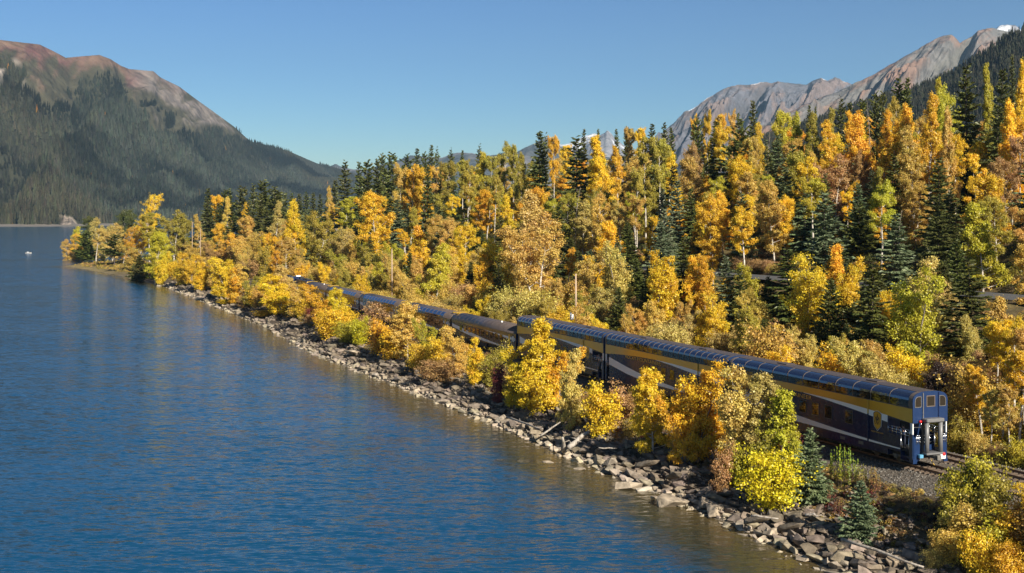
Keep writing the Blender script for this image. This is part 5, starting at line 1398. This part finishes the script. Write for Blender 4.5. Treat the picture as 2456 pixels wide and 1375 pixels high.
sow('7', """
S 930 5 270 B 37: big blue green spruce with shaggy drooping boughs above the rear coach, S 1400 150 250 B 40, S 1640 160 170 G 55, S 1900 440 320 G 29, S 1720 480 190 G 35, S 690 370 240 D 31: bright green bushy conifer right behind the rear coach, S 270 425 150 B 29, B 60 430 130 Y 30, B 140 420 130 O 31, B 300 570 140 O 30
B 420 480 150 L 31, K 380 430 130 R 52, K 470 440 150 R 52, K 560 450 120 R 52, W 600 150 200 O 60, B 1060 440 230 Y 33, B 770 790 95 Y 30, B 880 840 85 Y 30, B 980 810 130 R 30, B 1260 730 150 O 33, B 1440 660 200 Y 30, B 1580 440 200 P 33: pale gold conical birch above the tail of the train, B 1750 570 160 P 35
W 1150 150 120 Y 62, W 1260 130 95 Y 63, Y 530 830 140 D 20, B 640 910 150 R 19, B 350 840 130 P 18, B 250 920 170 P 18, K 400 950 130 A 17, B 60 900 150 A 18, B 800 900 180 P 18, B 970 930 150 V 17.5, B 1080 960 160 A 17.5, B 1180 990 200 A 17, B 1330 980 180 A 17.5, B 1480 1000 250 Y 18: dense golden bush standing behind the tail coach
B 1700 1050 200 R 19, K 1850 1120 200 R 19, K 1640 1130 160 X 14, W 2120 700 260 A 24, T 2060 850 160 Y 18, T 2180 830 170 Y 17, T 2240 900 150 A 16, B 1950 1060 200 R 18, B 1900 820 120 P 26, S 1300 560 180 G 36, W 980 500 150 Y 40, S 1100 700 170 G 33, B 1330 650 130 Y 35, S 450 600 150 G 34, S 1550 700 170 G 36, S 1020 300 150 G 48, S 1800 300 160 G 44, S 150 560 130 G 38, S 560 560 120 G 36
""")
sow('1', """
T 1330 180 150 Y 13, T 1440 120 170 Y 12, T 1540 60 170 Y 12, T 1380 330 130 P 11, T 1490 300 140 A 10.5, B 1540 590 110 L 9, K 1210 480 120 V 9, K 1290 560 120 A 9, K 1390 640 100 R 9, K 1470 690 110 V 9
""")
# bushes on the lake bank, rear of the train to its head
sow('2', """
C 240 170 250 Y -8.3: tall golden birch on the bank hiding the front of the third dome coach, C 90 340 200 Y -10, B 340 330 190 O -6.8, C 190 430 190 Y -10, B 415 350 130 P -10, C 600 530 170 Y -9.3: rounded golden birch alone on the bank below the second coach, K 730 520 150 R -6.5, K 800 590 120 R -6, C 900 450 230 Y -9.7: ragged golden birch with pale stem on the bank left of its fuller twin
C 1160 400 280 Y -7.8: fullest golden birch on the bank before the rear coach, C 1080 620 200 O -9.3, C 1250 480 180 O -7, C 1430 445 240 P -7.6: pale yellow birch with thin tips rising past the rear coach's windows, B 1540 490 150 P -7, K 1310 880 130 R -10.2, K 660 620 120 A -7.6, B 480 560 120 R -7.8, K 1390 900 150 L -9, K 560 600 110 V -6
""")
sow('1', """
B 175 330 130 L -6.6, C 150 650 330 Q -10.4: brilliant yellow round bush at the water side of the bank below the rear coach, S 350 545 210 B -8.4: blue green spruce tucked behind the brilliant yellow bush, S 630 850 190 B -10.3: little blue green spruce alone on the open rocks near the tail, K 60 520 160 V -8, K 260 560 110 L -7
C 1260 690 330 L -5.0: tall lime yellow birch beside the rails right of the tail coach, C 1180 820 240 V -6.3, C 1380 760 240 V -5.6, N 1270 740 130 D -5.4, Y 1110 1020 100 D -7.5, B 1230 940 280 A -8.2, C 1480 950 280 O -7.0, C 1340 1020 260 L -9.0, B 1330 1120 260 Y -9.6, C 1620 900 300 A -6.5, C 1700 780 300 Y -5.8, C 1820 860 320 O -7.5, B 1130 1150 220 A -9.8, B 1500 1180 240 O -9, K 1060 1240 150 P -10.5
""")
sow('3', """
B 270 240 150 P -5.6, C 240 320 380 Y -7.6: wide golden bush on the bank in front of the trailing locomotive, B 360 400 200 A -7, C 560 380 260 O -6.8, C 700 420 260 Y -7.5, B 640 560 260 Y -9.5, B 760 650 200 L -9.6, C 820 620 120 M -9.8: vivid lime bush low on the bank below the low coaches, K 910 520 190 R -7, C 980 630 180 O -9.3, C 1180 520 240 A -8, B 1330 640 140 L -8, C 1400 740 180 Y -8.6
C 1570 690 240 A -7.6, C 1690 780 130 Y -9, B 1440 940 280 R -10, K 1800 900 160 V -7.5, K 1880 980 150 Z -9.8, B 1080 700 180 Y -9.6, B 1290 820 200 O -9.7, K 130 590 180 O -9.4, K 480 600 150 R -7, B 80 420 180 O -7, B 0 470 170 A -7.5, K 1960 1010 130 R -10, B 420 480 160 Y -6, B 1850 800 150 V -6
""")
sow('8', """
C 1180 330 420 Y -8.5, C 1120 370 260 Y -9.5, C 880 300 330 O -8, C 690 270 300 O -8.5, B 800 420 260 Y -10, C 580 460 260 Y -10, B 420 380 260 Y -9, B 330 330 220 L -8, C 1400 430 280 A -8, B 1300 480 230 O -9.5, B 1500 560 220 V -9, B 1600 640 200 A -9, K 1180 900 200 Y -11, K 1450 830 220 R -9.5, B 180 -20 330 L -16: lime green bushy tree at the root of the wooded point, B 250 260 230 Y -15, B 1000 330 240 A -7, B 760 330 200 A -6
B 1420 0 300 A 14, B 1600 -20 320 A 15, B 1290 90 250 R 12, B 1700 150 260 V 10, B 1560 210 260 A 9, B 1150 60 240 A 14, B 1000 130 260 R 10, B 850 100 260 A 10, B 700 150 260 A 9, B 560 120 260 R 10, B 460 90 230 V 10, B 1880 160 260 O 9, B 1800 330 200 A 8.5, B 1980 60 260 A 11, B 1700 0 220 O 14, B 1850 50 220 Y 14, K 1440 380 220 R 8, K 1600 350 230 R 8.5, B 1260 0 200 O 16, B 640 -20 230 V 16
""")
# wooded point and the dark stand beyond the head of the train
sow('4', """
W 790 965 200 Y -6: tall golden cottonwood dominating the wooded point with a long bare trunk, T 850 1070 110 V -3, W 560 1100 150 P -18, W 640 1130 130 P -14, T 545 1160 90 P -22: thin pale aspen near the tip of the point, W 425 1185 120 O -27: rounded orange tree at the outermost tip of the point, W 460 1150 120 L -24, N 490 1170 80 D -24, W 890 1180 150 L -13, W 640 1045 160 D -4, W 700 1060 130 D 0, W 530 1090 110 D -8, W 990 1055 150 V 6, N 880 1080 80 G 2, W 1040 1080 110 V 10, W 1140 1080 80 A 14, Y 790 1280 110 G -18, N 650 1190 90 D -17, N 500 1170 100 D -22, W 700 1150 130 O -13, B 760 1240 120 A -14, W 390 1220 90 A -30
S 1180 930 75 G 26, S 1185 990 95 G 22, T 1240 970 70 Y 26, N 1295 935 95 D 28, W 1300 980 85 A 24, S 1250 1020 100 G 21, W 1380 1015 80 O 22, N 1375 920 90 D 32, S 1440 905 100 G 30, N 1500 880 100 D 36, S 1480 960 95 G 26, N 1560 920 110 D 36, W 1560 1005 100 P 22, W 1685 1000 120 Y 20: bright yellow slender cottonwood by the dark pines beyond the locomotives, S 1740 1040 70 B 24, W 1810 1065 190 V 20, S 1320 1030 100 G 20, S 1410 1010 90 G 22, S 1520 1040 90 D 22, W 1400 1090 100 A 17, W 1640 1060 100 Y 18, W 1240 1130 90 O 15
S 1620 955 60 D 70, S 1660 950 60 D 74, S 1700 960 60 D 78, S 1740 945 60 D 72, S 1780 955 60 D 70, S 1820 960 60 D 74, S 1860 965 60 D 66, S 1600 965 55 G 60, W 1880 920 70 A 60, S 1900 880 70 G 62, S 1580 970 60 G 56
""")
print("trees sown:", len(TREES), "odd heights:", BAD)

# trees that fill the wood between the ones picked out above: smaller, in shade, mostly conifers
SKY_PX = [-100, 150, 260, 340, 380, 480, 620, 800, 830, 1000, 1200, 1400, 1600, 1800, 2000, 2100, 2300, 2456, 2800]
SKY_Y = [600, 560, 500, 475, 520, 490, 450, 470, 400, 390, 375, 345, 310, 290, 270, 240, 180, 150, 100]
pts = np.array([(t['X'], t['Y']) for t in TREES])
cnt = 0
for u0, step, lo, hi, du in ((9.8, 4.2, 2.4, 4.6, 1.2), (13.5, 3.8, 3.8, 6.8, 3), (19, 3.8, 4.5, 9, 5), (27, 4.4, 6, 11, 5), (36, 4.6, 8, 13, 5), (54, 4.6, 9, 14, 6), (64, 5.2, 9, 15, 7), (76, 5.6, 10, 16, 8), (90, 6.0, 10, 16, 8), (104, 6.4, 10, 16, 8), (116, 7.0, 10, 16, 7)):
    v = -34.0
    while v < 470:
        v += step * random.uniform(0.75, 1.25) * (1 + max(0, v) / 300)
        u = u0 + random.uniform(-du, du) * 0.8
        if 38 < u < 51: continue
        X, Y = uv(u, v)
        if Y < 40: continue
        px, _ = project(X, Y, 5)
        if px < 560 or px > 2760: continue
        if np.min(np.hypot(pts[:, 0] - X, pts[:, 1] - Y)) < (2.2 if u0 < 16 else 2.8): continue
        z0 = float(ground(u, v)); H = random.uniform(lo, hi)
        top = HY + F * (HC - z0 - H) / Y; lim = np.interp(px, SKY_PX, SKY_Y) + 25
        if top < lim: H -= (lim - top) / F * Y
        if H < lo * 0.6: continue
        if u0 < 16: kind, tone = random.choice([('K', 'A'), ('K', 'P'), ('B', 'Y'), ('B', 'V'), ('B', 'P'), ('B', 'A'), ('B', 'Y')])
        elif u0 < 30: kind, tone = random.choice([('S', 'G'), ('B', 'L'), ('B', 'Y'), ('B', 'A'), ('S', 'D'), ('B', 'V'), ('B', 'P')])
        else: kind, tone = random.choice([('S', 'G'), ('S', 'B'), ('N', 'D'), ('T', 'L'), ('W', 'A'), ('T', 'Y'), ('W', 'V'), ('W', 'O'), ('T', 'A'), ('W', 'Y'), ('T', 'O')])
        if kind == 'S' and H < 8: kind = 'Y'
        if kind in 'TW' and H < 8: kind = 'B'
        if kind == 'B' and H < 3.5: kind = 'K'
        Wd = H * {'S': 0.34, 'Y': 0.5, 'N': 0.36, 'T': 0.30, 'W': 0.42, 'B': 0.62, 'K': 0.95}[kind]
        plant(kind, X, Y, z0, H, Wd, tone, u, v); pts = np.vstack([pts, (X, Y)]); cnt += 1
print("filled in:", cnt)
# low growth along the lake bank between the birches
for i in range(90):
    v = random.uniform(-14, 300); u = float(shore_u(v)) + random.uniform(5.6, 9.5)
    X, Y = uv(u, v); px, py = project(X, Y, 2)
    if 1960 < px < 2250 or px > 2420: continue
    if np.min(np.hypot(pts[:, 0] - X, pts[:, 1] - Y)) < 1.6: continue
    H = random.uniform(0.8, 2.3); plant('K', X, Y, float(ground(u, v)), H, H * random.uniform(1, 1.5), random.choice("RARVXAZP"), u, v); pts = np.vstack([pts, (X, Y)])

import collections; print('KINDS', collections.Counter(NOUN[t['kind']][0] for t in TREES))
# ------------------------------------------------------------------ a label for every tree that says which one it is
SECT = [(2190, "right of the train's tail"), (1740, "behind the rear coach"), (1446, "behind the second coach"), (1240, "behind the third coach"), (1083, "behind the smooth brown coach"), (866, "behind the low coaches"), (640, "behind the locomotives"), (430, "left of the locomotives"), (-999, "on the wooded point")]
BSECT = [(2150, "right of the tail"), (1740, "before the rear coach"), (1446, "before the second coach"), (1240, "before the third coach"), (1083, "before the smooth brown coach"), (866, "before the low coaches"), (640, "before the locomotives"), (430, "left of the locomotives"), (-999, "by the wooded point")]
def zone(u):
    for a, s in ((14, "beside the track"), (28, "at the wood's foot"), (52, "low on the slope"), (78, "halfway upslope"), (98, "high upslope")):
        if u < a: return s
    return "on the skyline"
def section(t):
    tab = BSECT if t['u'] < 0 and t['v'] < 330 else SECT
    return next(s for a, s in tab if t['px'] > a)
for k in NOUN:
    hs = sorted(t['H'] for t in TREES if t['kind'] == k)
    for t in TREES:
        if t['kind'] == k:
            q = hs.index(t['H']) / max(1, len(hs) - 1)
            t['size'] = "tall" if q > 0.66 else ("small" if q < 0.33 else "middling")
groups = {}
for t in TREES:
    noun = NOUN[t['kind']][0]
    bankish = t['u'] < 0 and t['v'] < 330
    place = ("on the lake bank " if bankish else ("" if t['v'] > 380 and t['px'] < 430 else zone(t['u']) + " ")) + section(t)
    shape = "slender " if t['W'] / t['H'] < 0.3 else ("spreading " if t['W'] / t['H'] > 0.72 else "")
    t['base'] = f"{t['size']} {shape}{TONE[t['tone']][1]} {noun} {place}"
    t['grp'] = "trees and bushes on the lake bank" if bankish else ("trees of the wooded point" if t['px'] < 430 else "trees of the autumn wood")
    if t['own'] is None: groups.setdefault(t['base'], []).append(t)
ORD = ["leftmost", "second from left", "third from left", "fourth from left", "fifth from left", "sixth from left", "seventh from left", "eighth from left", "ninth from left", "tenth from left", "eleventh from left", "twelfth from left"]
for b, ts in groups.items():
    ts.sort(key=lambda t: t['px'])
    for i, t in enumerate(ts):
        t['lab'] = b if len(ts) == 1 else (f"{b}, {ORD[i]}" if i < len(ts) - 1 else f"{b}, rightmost")
for t in TREES:
    tag(t['o'], t['own'] or t['lab'], NOUN[t['kind']][0], t['grp'])

# ------------------------------------------------------------------ weeds by the ballast, brush under the trees
weed_m = leaf_mat("weed_leaves", 'OBJECT', 0.3, 0.08, 0.4, 0.02)
def weed_mesh(seed, n=9, H=1.9):
    r = np.random.default_rng(seed); lines = []; C = []; Nn = []; Tn = []
    for i in range(n):
        b = r.normal(0, 0.22, 2); h = H * r.uniform(0.6, 1.05); ln = r.normal(0, 0.06, 2)
        z = np.linspace(0, 1, 4); st = np.stack([b[0] + ln[0] * z, b[1] + ln[1] * z, h * z], 1); lines.append((st, 0.012 * (1.1 - z)))
        m = 46; f = r.uniform(0.2, 1.0, m); a = r.random(m) * 6.28
        C.append(np.stack([np.interp(f, z, st[:, k]) for k in range(3)], 1) + np.stack([np.cos(a), np.sin(a), 0 * a], 1) * (0.10 * (1.1 - f))[:, None])
        Nn.append(np.stack([np.cos(a), np.sin(a), 0 * a + 0.3], 1)); Tn.append(np.clip(0.25 + 0.6 * f + r.normal(0, 0.1, m), 0, 1))
    V, Fq = leaf_quads(r, np.concatenate(C), np.concatenate(Nn), np.full(n * 46, 0.06), 0.5, 0.4)
    return np_mesh("leaves", V, Fq, weed_m, {"tint": ("FLOAT", "POINT", np.repeat(np.concatenate(Tn), 4))}), np_mesh("stalks", *tubes_np(lines, 4), bark_dark, None, True)
WM = [weed_mesh(700 + i) for i in range(3)]
for px_, u_, h_, col_, lab in [(2002, -5.3, 2.6, (0.30, 0.30, 0.03), "tall single clump of yellow green weed stalks left of the others"), (2020, -5.2, 2.9, (0.33, 0.33, 0.03), "tallest clump of yellow green weed stalks by the ballast"), (2042, -5.1, 2.8, (0.30, 0.31, 0.04), "upright clump of green weed stalks, third along the ballast"),
                              (2066, -4.9, 1.9, (0.26, 0.20, 0.05), "shorter olive clump of weeds behind the little spruce"), (2092, -4.6, 1.6, (0.30, 0.15, 0.06), "rusty dry clump of weeds at the ballast edge"), (2106, -4.9, 1.3, (0.28, 0.13, 0.06), "low reddish clump of weeds nearest the tail coach"),
                              (2166, -5.2, 1.3, (0.24, 0.15, 0.05), "lone brown clump of weeds in the shaded ground below the tail"), (1990, -7.4, 1.4, (0.20, 0.07, 0.045), "dark red dry weeds behind the little blue spruce"), (2012, -8.2, 1.1, (0.17, 0.06, 0.045), "low dark red weeds left of the little blue spruce")]:
    X, Y, v = px_u(px_, u_)
    R_ = tag(empty("weed_clump", (X, Y, float(ground(u_, v)) - 0.03), random.random() * 6), lab, "weeds", "weeds on the bank")
    lm, sm_ = WM[random.randrange(3)]
    for nm, me in (("stalks", sm_), ("leaves", lm)):
        o = link_mesh(nm, me, R_); o.color = (*col_, 1)
    R_.scale = (1.2, 1.2, h_ / 1.9)
def tuft_mesh(seed, n=150, sz=0.085):
    r = np.random.default_rng(seed)
    d = r.normal(0, 1, (n, 3)); d[:, 2] = np.abs(d[:, 2]); d /= np.linalg.norm(d, axis=1, keepdims=True)
    C = d * (r.uniform(0.35, 1, n) ** 0.5)[:, None] * np.array([0.55, 0.55, 0.75])
    V, Fq = leaf_quads(r, C, d, np.full(n, sz), 0.6, 0.8)
    return np_mesh("tuft", V, Fq, leaf_i, {"tint": ("FLOAT", "POINT", np.repeat(r.random(n), 4))})
tufts_big = [bpy.data.objects.new("tuft", tuft_mesh(820 + i, 650, 0.042)) for i in range(3)]
tufts = [bpy.data.objects.new("tuft", tuft_mesh(800 + i)) for i in range(3)]
Pn, Sn, Tn_ = [], [], []
def brush(n, uf, vr, size, tones, name, lab):
    P = []; Sx = []; Tt = []
    for i in range(n):
        v = random.uniform(*vr); u = uf(v)
        X, Y = uv(u, v)
        px, _ = project(X, Y, 3)
        if px < 100 or px > 2800 or Y < 30: continue
        s = random.uniform(*size); P.append((X, Y, float(ground(u, v)) - 0.08)); Sx.append((s * random.uniform(0.8, 1.4), s * random.uniform(0.8, 1.4), s * random.uniform(0.6, 1.2)))
        Tt.append(np.array(TONE[random.choice(tones)][0]) * random.uniform(0.5, 1.05))
    rz = np.zeros((len(P), 3)); rz[:, 2] = rng.random(len(P)) * 6.28
    tag(scatter(name, np.array(P), np.array(Sx), rz, rgba(np.array(Tt)), tufts_big if size[1] > 1.6 else tufts), lab, "undergrowth")
brush(7500, lambda v: random.uniform(8.8, 40) if random.random() < 0.6 else random.uniform(8.8, 20), (-35, 330), (0.7, 2.0), "AAPVAYRPPYY", "undergrowth", "low brown and amber brush covering the ground under the wood")
brush(1700, lambda v: float(shore_u(v)) + random.uniform(5.4, 8.9), (-22, 420), (0.25, 0.8), "RAXVRXZ", "bank_undergrowth", "low dry brush and grass on the bank above the rocks")
brush(1300, lambda v: random.uniform(-9.5, -3.6), (-22, 16), (0.2, 0.6), 'XXRAVXRP', 'tail_undergrowth', 'low dead grass and brown weeds on the embankment by the tail coach')
brush(900, lambda v: float(shore_u(v)) + random.uniform(4, 26), (350, 525), (0.5, 1.3), "AVPRA", "point_undergrowth", "brush and dry grass under the trees of the point")
brush(7000, lambda v: random.uniform(50, 128), (-30, 460), (1.0, 2.8), "AVVGDRYG", "slope_undergrowth", "dark brush covering the ground of the slope")

# ------------------------------------------------------------------ haze: the air between here and the mountains
bm = bmesh.new(); bmesh.ops.create_cube(bm, size=1.0)
hz = bpy.data.meshes.new("haze"); bm.to_mesh(hz); bm.free()
ho = link_mesh("haze", hz)
ho.scale = (26000, 18000, 2006); ho.location = (0, 6500, 1003 - 6)
hm = bpy.data.materials.new("haze"); hm.use_nodes = True
hn = hm.node_tree.nodes; hn.remove(hn["Principled BSDF"])
pv = hn.new("ShaderNodeVolumePrincipled")
pv.inputs["Color"].default_value = (0.43, 0.71, 0.97, 1); pv.inputs["Density"].default_value = 4.6e-5; pv.inputs["Anisotropy"].default_value = 0.2
hm.node_tree.links.new(pv.outputs[0], hn["Material Output"].inputs["Volume"])
hz.materials.append(hm); ho["kind"] = "stuff"
